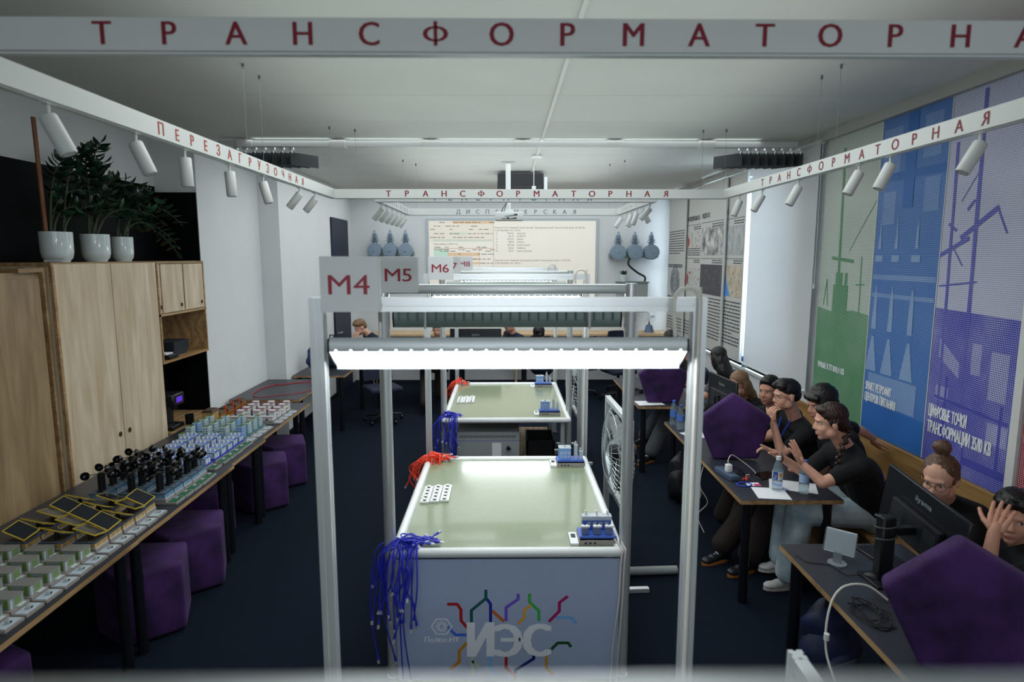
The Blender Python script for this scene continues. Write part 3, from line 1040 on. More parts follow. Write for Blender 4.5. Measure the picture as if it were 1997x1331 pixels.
def game_table(y0, y1, label, front):
    o = thing('game_table', label, 'table', (CX, (y0 + y1) / 2, 0))
    w, d = .60, (y1 - y0) / 2
    MB().box(-w, -d, .715, w, d, .742).build('tabletop', M_top, o)
    for a, b_ in (((-w, -d), (w, -d)), ((-w, d), (w, d)), ((-w, -d), (-w, d)), ((w, -d), (w, d))):
        MB().cap((a[0], a[1], .735), (b_[0], b_[1], .735), .0265, n=16).build('rail', M_rail, o)
    for sx in (-1, 1):
        for sy in (-1, 1):
            MB().cyl((sx * (w - .05), sy * (d - .06), 0), (sx * (w - .05), sy * (d - .06), .715), .024, n=16).build('leg', M_alu, o)
    for yy in (-.25, .25):
        mb = MB()
        mb.box(.5, yy * 1.0 - .03 + .05, .02, w + .13, yy + .03 + .05, .075, .004)
        mb.build('outrigger', M_alu, o)
    if front:
        f = MB().box(-w, -d - .008, .0, w, -d, .70).build('front_panel', M_front, o)
        # colourful branches around the logo (x, z in panel coordinates; metres)
        def ln(pts, colr, nm):
            mb = MB()
            for i in range(len(pts) - 1):
                q = line(pts[i], pts[i + 1], .017)
                mb.add([(a, -d - .0085 - .0001 * (i + 1), b2) for a, b2 in q], [(0, 1, 2, 3)])
            for i in range(1, len(pts) - 1):
                a, b2 = pts[i]
                mb.add([(a + .0085 * math.cos(k), -d - .0091, b2 + .0085 * math.sin(k)) for k in (0, .785, 1.57, 2.356, 3.14, 3.93, 4.71, 5.5)], [list(range(8))])
            mb.build('circuit_line', mat(nm, colr, .55), f, smooth=False)
        U = lambda x, y: (-.216 + (x - 602) * .000985, .14 - (y - 1190) * .001054)
        def L(c, nm, *pp):
            ln([U(*q) for q in pp], c, nm)
        L('#a81c1c', 'line_red', (490, 900), (545, 900), (565, 930), (565, 990), (603, 1035))
        L('#14595a', 'line_teal', (622, 1000), (622, 935), (702, 870), (702, 822))
        L('#1d2a9a', 'line_navy', (706, 872), (727, 900), (727, 1000))
        L('#c26216', 'line_orange', (735, 937), (802, 998))
        L('#6d52c8', 'line_purple', (812, 995), (812, 920), (878, 875), (878, 845))
        L('#d9a648', 'line_sand', (878, 1012), (912, 975), (912, 935), (950, 908))
        L('#3fae4c', 'line_green', (940, 845), (940, 890), (992, 940), (992, 995))
        L('#a0145c', 'line_magenta', (1047, 1000), (1104, 942), (1104, 895), (1150, 860))
        L('#6fa8e0', 'line_sky', (1085, 978), (1170, 978), (1200, 1012))
        L('#3f6fd8', 'line_blue', (490, 1025), (535, 1070), (602, 1070))
        L('#c4851c', 'line_amber', (600, 1110), (553, 1160), (553, 1220), (502, 1262))
        L('#b9cbb0', 'line_pale', (625, 1190), (625, 1298))
        L('#b9cbb0', 'line_pale', (625, 1215), (662, 1255))
        L('#7ab6e8', 'line_light', (725, 1190), (725, 1255), (762, 1302))
        L('#a81c1c', 'line_red', (812, 1195), (812, 1255), (862, 1300), (862, 1325))
        L('#14206e', 'line_deep', (862, 1290), (862, 1270), (965, 1205), (965, 1185))
        L('#c9963c', 'line_ochre', (1036, 1190), (1036, 1260), (1076, 1298))
        L('#155028', 'line_forest', (1050, 1165), (1098, 1118), (1155, 1118), (1172, 1142))
        lg = MB()
        a, z = U(602, 1190)
        text_into(lg, 'ИЭС', (a + .006, -d - .0102, z), (1, 0, 0), (0, 0, 1), .275, maxw=.435, bold=.012)
        lg.build('logo_lettering', mat('panel_white', '#e6ebf2', .6), f, smooth=False)
        lg = MB()
        a, z = U(365, 1108)
        text_into(lg, 'Полюс-НТ', (a, -d - .0102, z), (1, 0, 0), (0, 0, 1), .044, maxw=.186, bold=.0015)
        lg.build('maker_lettering', mat('panel_white', '#e6ebf2', .6), f, smooth=False)
        hx = MB()
        a, z = U(458, 1022)
        for k in range(6):
            p0 = (a + .055 * math.cos(k * math.pi / 3), z + .05 * math.sin(k * math.pi / 3))
            p1 = (a + .055 * math.cos((k + 1) * math.pi / 3), z + .05 * math.sin((k + 1) * math.pi / 3))
            hx.add([(u_, -d - .0103, w_) for u_, w_ in line(p0, p1, .007)], [(0, 1, 2, 3)])
        for k in range(9):
            an = k * 2 * math.pi / 9
            pr = None
            for j in range(5):
                rr = .012 + j * .005
                q = (a + rr * math.cos(an + j * .28), z + rr * math.sin(an + j * .28))
                if pr:
                    hx.add([(u_, -d - .0103, w_) for u_, w_ in line(pr, q, .005)], [(0, 1, 2, 3)])
                pr = q
        hx.build('maker_emblem', mat('panel_white', '#e6ebf2', .6), f, smooth=False)
    return o


game_table(.30, 1.90, 'pale table at the bottom edge of the picture with only its far rail showing', False)
game_table(3.13, 4.66, 'pale green topped game table with printed blue-grey front panel', True)
game_table(5.83, 7.53, 'second game table farther back, open underneath with white rails', False)

# grey power box and boards under the second table
pb = thing('power_box', 'grey steel power box with vent slots and black knob under second table', 'power box', (-.17, 6.1, .26))
MB().box(-.31, -.17, 0, .31, .17, .36, .006).build('housing', mat('grey_steel', '#9fa6a6', .45, .2), pb)
mb = MB()
for i in range(34):
    mb.box(-.28 + i * .0165, -.1715, .30, -.273 + i * .0165, -.169, .325)
mb.build('vent_slot', M_dark, pb)['kind'] = 'stuff'
MB().cyl((.2, -.17, .2), (.2, -.2, .2), .018, n=14).box(.18, -.208, .192, .225, -.2, .208).build('knob', M_blackpl, pb)
MB().box(.04, -.1715, .1, .13, -.17, .25).build('label_plate', M_paper, pb)
MB().box(-.31, -.1712, .268, .31, -.17, .272).build('stripe', mat('blue_stripe', '#5a66b8', .5), pb)
MB().cyl((.17, -.17, .11), (.17, -.18, .11), .012, n=10).build('red_button', mat('orange_button', '#d96a2a', .5), pb)
sh = thing('under_shelf', 'brown board shelf under the second game table', 'shelf', (CX, 6.65, .2))
MB().box(-.5, -.75, 0, .5, .75, .03).build('board', M_edge, sh)
for s in (-1, 1):
    for t in (-1, 1):
        MB().cyl((s * .45, t * .68, -.2), (s * .45, t * .68, 0), .02, n=10).build('leg', M_alu, sh)
pb.location.z = .2305
bx = thing('cardboard_box', 'brown cardboard box on the shelf under the second table', 'box', (-.2, 7.05, .2305))
MB().box(-.25, -.2, 0, .2, .2, .3, .003).build('carton', mat('cardboard', '#7a5638', .8), bx)
MB().box(-.03, -.201, 0, .02, .201, .301).build('tape', mat('tape', '#a5835c', .4), bx)
bx = thing('dark_crate', 'dark crate on the shelf right of the grey power box', 'crate', (.36, 6.3, .2305))
MB().box(-.14, -.2, 0, .14, .2, .012).box(-.14, -.2, 0, -.128, .2, .22).box(.128, -.2, 0, .14, .2, .22).box(-.14, -.2, 0, .14, -.188, .22).box(-.14, .188, 0, .14, .2, .22).build('crate_shell', M_blackpl, bx)
MB().box(-.1, -.15, .012, .08, .1, .12).build('contents', mat('brown_leather', '#5a3a2a', .6), bx)

# ------------------------------------------------------------------ white cables tied to the table-side posts
for i, (x, yy, r_) in enumerate(((.628, 3.125, .0045), (.608, 3.118, .0045))):
    pts = [(x - .012 - .02 * i, yy - .01, .80 + .02 * i), (x + .006, yy - .045, .77), (x - .002, yy - .052, .70), (x - .006, yy - .05, .5), (x - .02 - .012 * i, yy - .048, .25), (x - .03 - .015 * i, yy - .05, .005)]
    tag(MB().tube(pts, r_, 8).build('white_lead', M_wcable), 'white cable hanging down the front panel, %s of two by the right post' % ('outer', 'inner')[i], 'cable')

# ------------------------------------------------------------------ pedestal fans in aluminium stands
def fan(loc, rz, label):
    o = thing('floor_fan', label, 'fan', loc, rz)
    W_, H_ = .37, 1.22
    for s in (-1, 1):
        mb = MB()
        profile_post(mb, 0, s * W_, 0, H_, .04)
        mb.build('stand_post', M_alu, o, smooth=False)
        MB().box(-.16, s * W_ - .02, 0, .16, s * W_ + .02, .03, .003).build('foot', M_alu, o)
    for z in (H_ - .02, .55):
        mb = MB()
        h = .02
        mb.box(-h, -W_ + h, z - h, h, W_ - h, z + h, .003)
        mb.build('stand_rail', M_alu, o)
        if z > 1:
            for q in (-.006, .006):
                pass
    c = Vector((0, 0, .88))
    M_wire = mat('fan_wire', '#aab4b6', .35, .6)
    g = MB()
    for k in range(44):
        a = 2 * math.pi * k / 44
        pts = []
        for j in range(9):
            t = -1 + j / 4
            rr = .3 * math.sqrt(max(0.0, 1 - abs(t) ** 2.6)) + .035
            pts.append(c + Vector((t * .09, rr * math.cos(a), rr * math.sin(a))))
        g.tube(pts, .0017, 3)
    for t, rr in ((0, .337), (-.05, .30), (.05, .30), (-.08, .18), (.08, .18)):
        g.tube([c + Vector((t, rr * math.cos(q * math.pi / 16), rr * math.sin(q * math.pi / 16))) for q in range(32)], .003, 4, close=True)
    g.build('cage', M_wire, o)['kind'] = 'stuff'
    for k in range(4):
        T = Matrix.Translation(c) @ Matrix.Rotation(k * math.pi / 2, 4, 'X') @ Matrix.Rotation(R(24), 4, 'Z')
        MB().add([(0, -.03, .03), (0, .03, .03), (.0, .12, .24), (0, .02, .28), (0, -.06, .2), (.004, -.03, .03), (.004, .03, .03), (.004, .12, .24), (.004, .02, .28), (.004, -.06, .2)],
                 [(0, 1, 2, 3, 4), (9, 8, 7, 6, 5), (0, 5, 6, 1), (1, 6, 7, 2), (2, 7, 8, 3), (3, 8, 9, 4), (4, 9, 5, 0)], T).build('blade', M_alu, o)
    MB().cyl(c + Vector((-.05, 0, 0)), c + Vector((.13, 0, 0)), .06, n=18).build('motor', M_blackpl, o)
    for s in (-1, 1):
        MB().cyl(c + Vector((0, s * .32, 0)), c + Vector((0, s * (W_ - .018), 0)), .012, n=8).build('pivot', M_blackpl, o)
    MB().tube([c + Vector((.12, 0, -.02)), c + Vector((.12, -.12, -.26)), c + Vector((.05, -.2, -.4)), c + Vector((.02, -.3, -.6)), c + Vector((.02, -.3, -.87))], .006, 6).build('lead', M_bcable, o)
    return o


fan((.82, 4.38, 0), R(2), 'wire-cage floor fan in an aluminium stand right of the near game table')
fan((.80, 7.02, 0), R(2), 'wire-cage floor fan in an aluminium stand by the second game table')
fan((.80, 1.19, 0), R(0), 'aluminium fan stand whose top rail shows at the bottom right edge')
tag(MB().cyl((.68, 4.22, .035), (1.25, 4.25, .035), .03, n=14).build('floor_pipe', mat('grey_pipe', '#8a9190', .5)), 'grey pipe lying on the carpet beside the near game table', 'pipe')

# ------------------------------------------------------------------ small models and socket modules on the tables
def tri_model(loc, rz, label, tall):
    o = thing('substation_model', label, 'model', loc, rz)
    MB().box(-.105, -.075, 0, .105, .075, .03, .001).build('base', M_speck, o)
    MB().box(-.15, -.07, 0, -.105, .07, .012).build('name_plate', M_paper, o)
    MB().box(-.14, .0, .012, -.115, .05, .0125).build('plate_print', M_dark, o)
    Mb = mat('model_blue', '#3f62b8', .45)
    Mc = mat('model_acrylic', '#c4cfd8', .2, trans=.35)
    MB().box(-.1, -.07, .03, .1, .07, .04).box(-.1, -.07, .03, .1, -.066, .052).build('blue_tray', Mb, o)
    if tall:
        b_ = MB().box(-.085, -.02, .04, .005, .06, .125, .001).build('building', mat('model_lightblue', '#6f97d0', .45), o)
        for i in range(3):
            for j in range(2):
                MB().box(-.076 + i * .028, -.0212, .052 + j * .03, -.056 + i * .028, -.0198, .072 + j * .03).build('window', Mc, b_)
        MB().box(-.087, -.022, .125, .007, .062, .129).cyl((-.04, .02, .129), (-.04, .02, .14), .008, n=8).build('roof', Mc, b_)
        for i in range(2):
            t = MB()
            h = .15 - .05 * i
            t.box(.03 + i * .04, -.01, .04, .055 + i * .04, .03, h)
            t.lathe([(.001, 0), (.01, 0), (.004, .01), (.009, .016), (.004, .024), (.001, .03)], 8, Matrix.Translation((.042 + i * .04, .01, h)), cap=False)
            t.build('tower', Mc, o)
    else:
        b_ = MB().box(-.075, .03, .04, .085, .07, .105, .001).build('building', Mb, o)
        MB().box(-.078, .027, .1, .088, .073, .122).build('lattice_roof', Mc, b_)
        for i in range(4):
            MB().box(-.05 + i * .033, .0285, .065, -.028 + i * .033, .0298, .09).build('window', Mc, b_)
        for i in range(3):
            t = MB().box(-.085 + i * .066, -.03, .042, -.047 + i * .066, .012, .078, .002).build('transformer', mat('model_grey', '#6d7a94', .5), o)
            MB().box(-.09 + i * .066, -.035, .086, -.042 + i * .066, -.02, .094).cyl((-.078 + i * .066, -.01, .078), (-.078 + i * .066, -.01, .092), .006, n=8).cyl((-.055 + i * .066, -.01, .078), (-.055 + i * .066, -.01, .092), .006, n=8).build('bushing', M_wpl, t)
        for i in range(3):
            MB().lathe([(.001, 0), (.013, 0), (.004, .008), (.01, .012), (.004, .02), (.008, .026), (.001, .03)], 8, Matrix.Translation((-.055 + i * .06, .05, .122)), cap=False).build('insulator', M_wpl, b_)
    for i in range(3):
        MB().box(-.075 + i * .025, -.0765, .01, -.063 + i * .025, -.0745, .02).build('port', M_blackpl, o)
    return o


tri_model((.505, 3.26, .7425), 0, 'blue and white substation model at the near right corner of the front table', False)
tri_model((.49, 4.53, .7425), 0, 'light blue block-shaped substation model at the far right corner of the front table', True)
tri_model((.44, 6.05, .7425), 0, 'light blue substation model at the near right corner of the second table', True)
tri_model((.46, 7.38, .7425), 0, 'light blue substation model at the far right corner of the second table', True)
tri_model((.545, 1.80, .7425), 0, 'substation model at the bottom edge of the picture beside the right post', True)


def socket_modules(cx, cy, label):
    proto = None
    for i in range(3):
        for j in range(5):
            lab = 'white socket module, %s from the left and %s from the front, on the %s table' % (ORD[i], ORD[j], label)
            if proto is None:
                o = proto = thing('socket_module', lab, 'socket', (0, 0, 0), 0, 'socket modules on the %s table' % label)
                MB().box(-.029, -.026, 0, .029, .026, .014, .002).build('base', M_wpl, o)
                MB().box(-.012, -.012, .014, .012, .014, .024, .001).build('jack', M_wpl, o)
                MB().box(-.007, -.0128, .015, .007, -.0118, .022).build('opening', M_blackpl, o)
                freeze(o)
            else:
                o = copy_tree(proto)
                o['label'] = lab
            o.location = (cx + i * .062 + (.0 if j else 0), cy + j * .056 + i * .012, .7425)


socket_modules(-.515, 3.80, 'front')
socket_modules(-.49, 6.52, 'second')

# ------------------------------------------------------------------ bundles of patch cords over the table corners
def catmull(P4, n=4):
    P4 = [Vector(q) for q in P4]
    sm = []
    for i in range(len(P4) - 1):
        a, b_, c, d = P4[max(0, i - 1)], P4[i], P4[i + 1], P4[min(len(P4) - 1, i + 2)]
        for t in range(n):
            t /= n
            sm.append(.5 * ((2 * b_) + (c - a) * t + (2 * a - 5 * b_ + 4 * c - d) * t * t + (3 * b_ - a - 3 * c + d) * t ** 3))
    sm.append(P4[-1])
    return sm


def cord_bundle(corner, n, m, colr, where, seed, drop, onto, side, front=.2):
    """cords lie on the top near a corner and hang over the rail"""
    rn = random.Random(seed)
    cx, cy = corner
    lab = '%s patch cord in the bundle hanging over %s' % (colr, where)
    for i in range(n):
        g = rn.gauss
        ext = rn.random()
        hang = drop * (.35 + .65 * rn.random()) if i > 4 else drop * 1.6
        rail = (cx + rn.uniform(-.03, .05), cy + rn.uniform(-.03, .06), .772 + rn.uniform(0, .03))
        outx, outy = (-1, -.25) if side == 'left' else (-.25, -1)
        if rn.random() < front:
            outx, outy = rn.uniform(-.5, .3), -1
            rail = (cx + rn.uniform(0, .12), cy + rn.uniform(-.01, .01), .772 + rn.uniform(0, .03))
            hang *= 1.15
        o1 = .045 + rn.uniform(.0, .04)
        p = [(cx + onto[0] * (.3 + .7 * ext) + g(0, .02), cy + onto[1] * (.3 + .7 * ext) + g(0, .03), .752 + rn.uniform(0, .03)),
             (cx + onto[0] * .3 + g(0, .03), cy + onto[1] * .3 + g(0, .03), .765 + rn.uniform(0, .05)),
             rail,
             (rail[0] + outx * o1, rail[1] + outy * o1, .74 - rn.uniform(0, .03)),
             (rail[0] + outx * (o1 + .02) + g(0, .015), rail[1] + outy * (o1 + .02) + g(0, .01), .74 - hang * .5),
             (rail[0] + outx * (o1 + .01) + g(0, .03), rail[1] + outy * (o1 + .02) + g(0, .012), .74 - hang)]
        pts = catmull(p, 4)
        o = tag(MB().tube(pts, .0042, 5).build('patch_cord', m), lab, 'cord', '%s cords over %s' % (colr, where))
        for a, b_ in ((pts[-1], pts[-2]), (pts[0], pts[1])):
            d = (a - b_).normalized()
            pl = MB().cyl(a - d * .01, a + d * .022, .0055, .0075, n=6).build('plug_boot', m, o)
            T = Matrix.Translation(a + d * .032) @ d.to_track_quat('Z', 'Y').to_matrix().to_4x4()
            MB().box(-.006, -.005, -.011, .006, .005, .011, M=T).build('plug', M_plug, pl)


cord_bundle((-.585, 3.13), 34, M_bcord, 'blue', 'the near left corner of the front table', 3, .38, (.19, .08), 'left', .6)
cord_bundle((-.60, 4.58), 26, M_rcord, 'red', 'the far left corner of the front table', 5, .22, (.18, .06), 'left')
cord_bundle((-.58, 5.85), 26, M_bcord, 'blue', 'the near left corner of the second table', 8, .36, (.12, .05), 'left', .5)
cord_bundle((-.60, 7.46), 18, M_rcord, 'red', 'the far left corner of the second table', 9, .24, (.16, .05), 'left')

# ------------------------------------------------------------------ left side: cabinets, shelf unit, plants
cab = thing('tall_cabinet', 'tall birch plywood cabinet with two long doors behind the model tables', 'cabinet', (-3.0, 4.78, 0))
MB().box(-.445, -.62, 0, -.02, -.598, 2.235).build('side_panel', M_birch, cab)
MB().box(-.445, .598, 0, -.02, .618, 2.235).build('side_panel', M_birch, cab)
MB().box(-.445, -.62, 2.235, 0, .618, 2.26).build('top_board', M_edge, cab)
MB().box(-.445, -.60, .05, -.43, .60, 2.235).build('back_panel', M_birch, cab)
MB().box(-.018, -.62, 0, .004, -.598, 2.235).build('front_edge', M_edge, cab)
for i, (a, b_, hy) in enumerate(((-.597, .0, -.055), (.006, .612, .065))):
    d = MB().box(-.018, a, .06, .002, b_ - .002, 2.25, .0015).build('door', M_birch, cab)
    T = Matrix.Translation((.003, hy, .93)) @ Matrix.Rotation(R(90), 4, 'Y')
    MB().lathe([(.001, .0), (.02, .0), (.02, .002)], 16, T, cap=False).build('finger_hole', mat('hole_dark', '#3a2818', .8), d)
nc = thing('near_cabinet', 'plywood cabinet with painted-in shade at the left edge in front of the tall one', 'cabinet', (-3.06, 3.9, 0))
MB().box(-.385, -.7, 0, .0, .22, 2.2).build('body', wood('birch_ply_tan_shaded', '#7e6748', '#a68e6a', 'z'), nc)  # tan ply darkened: weaker light at the left edge put into its colour
MB().box(-.385, .02, 2.2, .03, .24, 2.225).build('top_board', M_edge, nc)
MB().box(-.385, .222, 0, .03, .24, 2.2).build('end_panel', M_edge, nc)
MB().box(.002, -.65, .1, .018, .2, 2.16).build('door', wood('birch_ply_tan_shaded', '#7e6748', '#a68e6a', 'z'), nc)
su = thing('shelf_unit', 'plywood wall shelf with three small doors beside the tall cabinet', 'shelf', (-3.0, 5.83, 1.36))
MB().box(-.45, -.42, .88, .0, .42, .9).build('top_board', M_edge, su)
MB().box(-.45, -.42, .42, .0, .42, .44).build('middle_board', M_edge, su)
MB().box(-.45, -.42, 0, .0, .42, .022).build('bottom_board', M_birchh, su)
MB().box(-.45, -.42, .022, -.435, .42, .88).build('back_panel', M_birch, su)
for yy in (-.42, .40):
    MB().box(-.45, yy, .022, .0, yy + .018, .88).build('side_panel', M_edge, su)
MB().box(-.45, -.37, .44, .0, -.356, .88).build('divider', M_edge, su)
MB().box(-.45, .015, .44, .0, .029, .88).build('divider', M_edge, su)
for a, b_ in ((-.402, -.371), (-.354, .013), (.031, .398)):
    d = MB().box(-.02, a, .445, -.004, b_, .875, .001).build('door', M_birch, su)
    T = Matrix.Translation((-.003, b_ - min(.05, (b_ - a) / 2), .50)) @ Matrix.Rotation(R(90), 4, 'Y')
    MB().lathe([(.001, .0), (.018, .0), (.018, .002)], 14, T, cap=False).build('finger_hole', mat('hole_dark', '#3a2818', .8), d)
lc = thing('low_counter', 'plywood counter below the wall shelf, behind the model tables', 'counter', (-3.0, 5.85, 0))
MB().box(-.445, -.44, .70, .04, .43, .735).build('worktop', M_edge, lc)
MB().box(-.445, -.44, 0, .0, .43, .70).build('body', M_birch, lc)
bk = thing('storage_basket', 'dark woven-look plastic basket on the wall shelf', 'basket', (-3.17, 5.86, 1.383))
prof = [(-.09, -.12, .09, .12)]
MB().add([(-.09, -.12, 0), (.09, -.12, 0), (.09, .12, 0), (-.09, .12, 0), (-.105, -.14, .13), (.105, -.14, .13), (.105, .14, .13), (-.105, .14, .13), (-.097, -.132, .13), (.097, -.132, .13), (.097, .132, .13), (-.097, .132, .13), (-.085, -.115, .01), (.085, -.115, .01), (.085, .115, .01), (-.085, .115, .01)],
         [(3, 2, 1, 0), (0, 1, 5, 4), (1, 2, 6, 5), (2, 3, 7, 6), (3, 0, 4, 7), (4, 5, 9, 8), (5, 6, 10, 9), (6, 7, 11, 10), (7, 4, 8, 11), (8, 9, 13, 12), (9, 10, 14, 13), (10, 11, 15, 14), (11, 8, 12, 15), (12, 13, 14, 15)]).build('shell', mat('basket_dark', '#1f2a33', .5, noise=.3, nscale=60), bk)
MB().box(-.108, -.143, .12, .108, .143, .128).build('rim', mat('basket_dark', '#1f2a33'), bk)
tr = thing('black_tray', 'low black tray with paper slips on the wall shelf', 'tray', (-3.09, 5.62, 1.383))
MB().box(-.09, -.09, 0, .08, .07, .04, .006).build('tray_body', M_blackpl, tr)
MB().box(-.07, -.09, .041, .05, .03, .052).build('paper_slip', M_paper, tr)
tag(MB().box(0, -.05, 0, .002, .05, .2).build('notice_card', M_paper, loc=(-3.10, 5.50, 1.56)), 'white notice card with red block at the left end of the wall shelf', 'card')
MB().box(.0021, -.045, .01, .003, .045, .055).build('red_block', mat('notice_red', '#b3202a', .5), bpy.data.objects['notice_card'])
bpy.data.objects['notice_card'].location.z = 1.383
cm = thing('coffee_machine', 'black coffee machine with small violet display at the cabinet edge', 'coffee machine', (-3.06, 5.58, .736))
MB().box(-.14, -.1, 0, .06, .1, .04, .006).box(-.14, -.1, .04, -.03, .1, .3, .01).box(-.14, -.1, .22, .08, .1, .33, .012).build('housing', M_blackpl, cm)
MB().box(.081, -.05, .25, .083, .05, .30).build('display', mat('violet_display', '#4a2aa0', .3, emit='#5a38d0', estr=.6), cm)
MB().cyl((.03, 0, .22), (.03, 0, .18), .025, n=14).build('spout', M_blackmetal, cm)
mg = thing('coffee_mug', 'black mug standing beside the coffee machine', 'mug', (-2.98, 5.74, .736))
MB().lathe([(.001, 0), (.033, 0), (.038, .01), (.038, .09), (.034, .09), (.034, .012), (.001, .012)], 18, cap=False).build('cup', M_blackpl, mg)
MB().tube([(.0, .036, .075), (0, .06, .07), (0, .065, .045), (0, .055, .025), (0, .036, .02)], .005, 6).build('handle', M_blackpl, mg)

# potted ZZ plants and a wooden stick on the tall cabinet
def leaf_mesh(m, name='leaf'):
    pts = []
    n = 6
    vs_, fs_ = [], []
    for i in range(n + 1):
        t = i / n
        w = .5 * math.sin(math.pi * min(1, t ** .8 * 1.0)) ** .8 * .42 if 0 < t < 1 else 0.0
        z = -.12 * math.sin(math.pi * t) + .0
        vs_ += [(-w, t, z + .06 * w), (0, t, z - .03), (w, t, z + .06 * w)]
    for i in range(n):
        a = i * 3
        fs_ += [(a, a + 1, a + 4, a + 3), (a + 1, a + 2, a + 5, a + 4)]
    me = bpy.data.meshes.new(name)
    me.from_pydata(vs_, [], fs_)
    me.materials.append(m)
    me.polygons.foreach_set('use_smooth', [True] * len(me.polygons))
    return me


LEAF = [leaf_mesh(M_leaf), leaf_mesh(M_leaf2)]


def zz_plant(loc, r_, h, stems, label, seed):
    rn = random.Random(seed)
    o = thing('potted_plant', label, 'plant', loc)
    MB().lathe([(.001, 0), (r_ * .72, 0), (r_ * .74, .012), (r_ * .9, .03), (r_ * .98, .07), (r_, h), (r_ - .008, h), (r_ - .012, h - .03), (.001, h - .03)], 32, cap=False).build('pot', M_pot, o)
    MB().lathe([(r_ - .013, h - .028), (.001, h - .024)], 20, cap=False).build('soil', M_soil, o)
    for dx, dy, dz, bend in stems:
        p0 = Vector((rn.uniform(-.04, .04), rn.uniform(-.04, .04), h - .03))
        p3 = Vector((dx, dy, dz))
        p1 = p0 + Vector((dx * .15, dy * .15, dz * .5 + bend))
        p2 = p0.lerp(p3, .65) + Vector((0, 0, dz * .15 + bend))
        pts = []
        for i in range(13):
            t = i / 12
            pts.append(p0 * (1 - t) ** 3 + p1 * 3 * t * (1 - t) ** 2 + p2 * 3 * t * t * (1 - t) + p3 * t ** 3)
        st = MB().tube(pts, [.009 - .006 * i / 12 for i in range(13)], 6).build('stem', M_stem, o)
        for i in range(4, 13):
            tg = (pts[min(12, i + 1)] - pts[i - 1]).normalized()
            sd = tg.cross(Vector((rn.uniform(-.4, .4), 1, .3))).normalized()
            for s in ((-1, 1) if i < 12 else (0,)):
                d = (tg * .55 + sd * s * .9 + Vector((0, 0, .1))).normalized() if s else tg
                ln = rn.uniform(.085, .12) * (1.0 if i < 10 else .85)
                lf = bpy.data.objects.new('leaf', LEAF[0 if rn.random() < .75 else 1])
                COL.objects.link(lf)
                lf.parent = st
                q = d.to_track_quat('Y', 'Z')
                lf.rotation_mode = 'QUATERNION'
                lf.rotation_quaternion = q @ Quaternion((0, 1, 0), rn.uniform(-.9, .9))
                lf.location = pts[i]
                lf.scale = (ln * 1.15, ln, ln)


zz_plant((-3.16, 4.46, 2.261), .102, .212, [(.08, .26, .84, .05), (.06, .08, .72, .05), (.1, .22, .52, .05), (.12, .3, .42, .0), (.04, .40, .86, .05), (.1, .1, .4, 0)], 'leafy plant in the leftmost white pot on the cabinet', 2)
zz_plant((-3.16, 4.88, 2.261), .1, .21, [(.08, .04, .90, .05), (.06, -.12, .78, .05), (.1, .22, .66, .05), (.2, .3, .4, .05), (.2, -.1, .5, .0), (.05, .1, .76, .05), (.15, .42, .46, .1), (.12, .5, .62, .1)], 'bushy dark green plant in the middle white pot on the cabinet', 4)
zz_plant((-3.16, 5.22, 2.261), .082, .2, [(.1, .5, .46, .2), (.15, .55, .16, .16), (.1, .25, .56, .1), (.16, .68, .32, .22), (.05, -.05, .52, .1), (.2, .2, .36, .1), (.12, .62, .08, .2)], 'drooping plant in the smallest white pot on the cabinet', 6)
tag(MB().box(-.017, -.006, 0, .017, .006, .80, .002).build('wooden_stick', mat('brown_stick', '#6e4122', .6, noise=.2, nscale=30), loc=(-3.19, 4.41, 2.43), rot=(R(3), R(-5), R(90))), 'thin brown wooden stick standing upright in the leftmost pot', 'stick')
tag(MB().box(-.05, -.03, 0, .05, .03, .02, .006, 2).box(-.02, -.02, .02, .06, .02, .03, .004).build('crumpled_wrapper', mat('wrapper', '#9aa0a0', .4), loc=(-3.08, 4.3, 2.261), rot=(0, 0, .5)), 'crumpled pale wrapper on the cabinet top beside the leftmost pot', 'wrapper')

# ------------------------------------------------------------------ desks
def desk(x0, x1, y0, y1, label, z=.74, ew=.028, legs=None, rz=0):
    cx, cy = (x0 + x1) / 2, (y0 + y1) / 2
    o = thing('plywood_desk', label, 'desk', (cx, cy, 0), rz)
    w, d = (x1 - x0) / 2, (y1 - y0) / 2
    t = MB()
    t.box(-w, -d, z - ew, w, d, z - .0015)
    tt = t.build('tabletop', M_edge, o)
    MB().box(-w + .001, -d + .001, z - .0016, w - .001, d - .001, z).build('laminate', M_desk, tt)
    for sx in (-1, 1):
        for sy in (-1, 1):
            MB().cyl((sx * (w - .07), sy * (d - .07), 0), (sx * (w - .07), sy * (d - .07), z - ew), .03, n=16).build('leg', M_blackmetal, o)
    return o


desk(-2.95, -2.045, 2.0, 3.30, 'model display desk nearest the camera on the left side')
desk(-2.95, -2.05, 3.31, 4.545, 'second model display desk from the camera on the left')
desk(-2.95, -2.075, 4.555, 5.235, 'short model display desk holding the blue models on the left')
desk(-2.95, -2.105, 5.245, 6.56, 'model display desk with the red-striped model houses')
desk(-3.0, -2.24, 6.62, 7.75, 'dark desk by the pillar with a red cord lying on it', z=.76)
desk(1.50, 2.17, 2.0, 3.20, 'desk at the lower right holding the acrylic sign stand')
desk(1.52, 2.19, 3.81, 5.75, 'long desk shared by the group of students on the right')
desk(1.40, 2.10, 6.35, 7.9, 'third desk on the right with a white paper sheet')

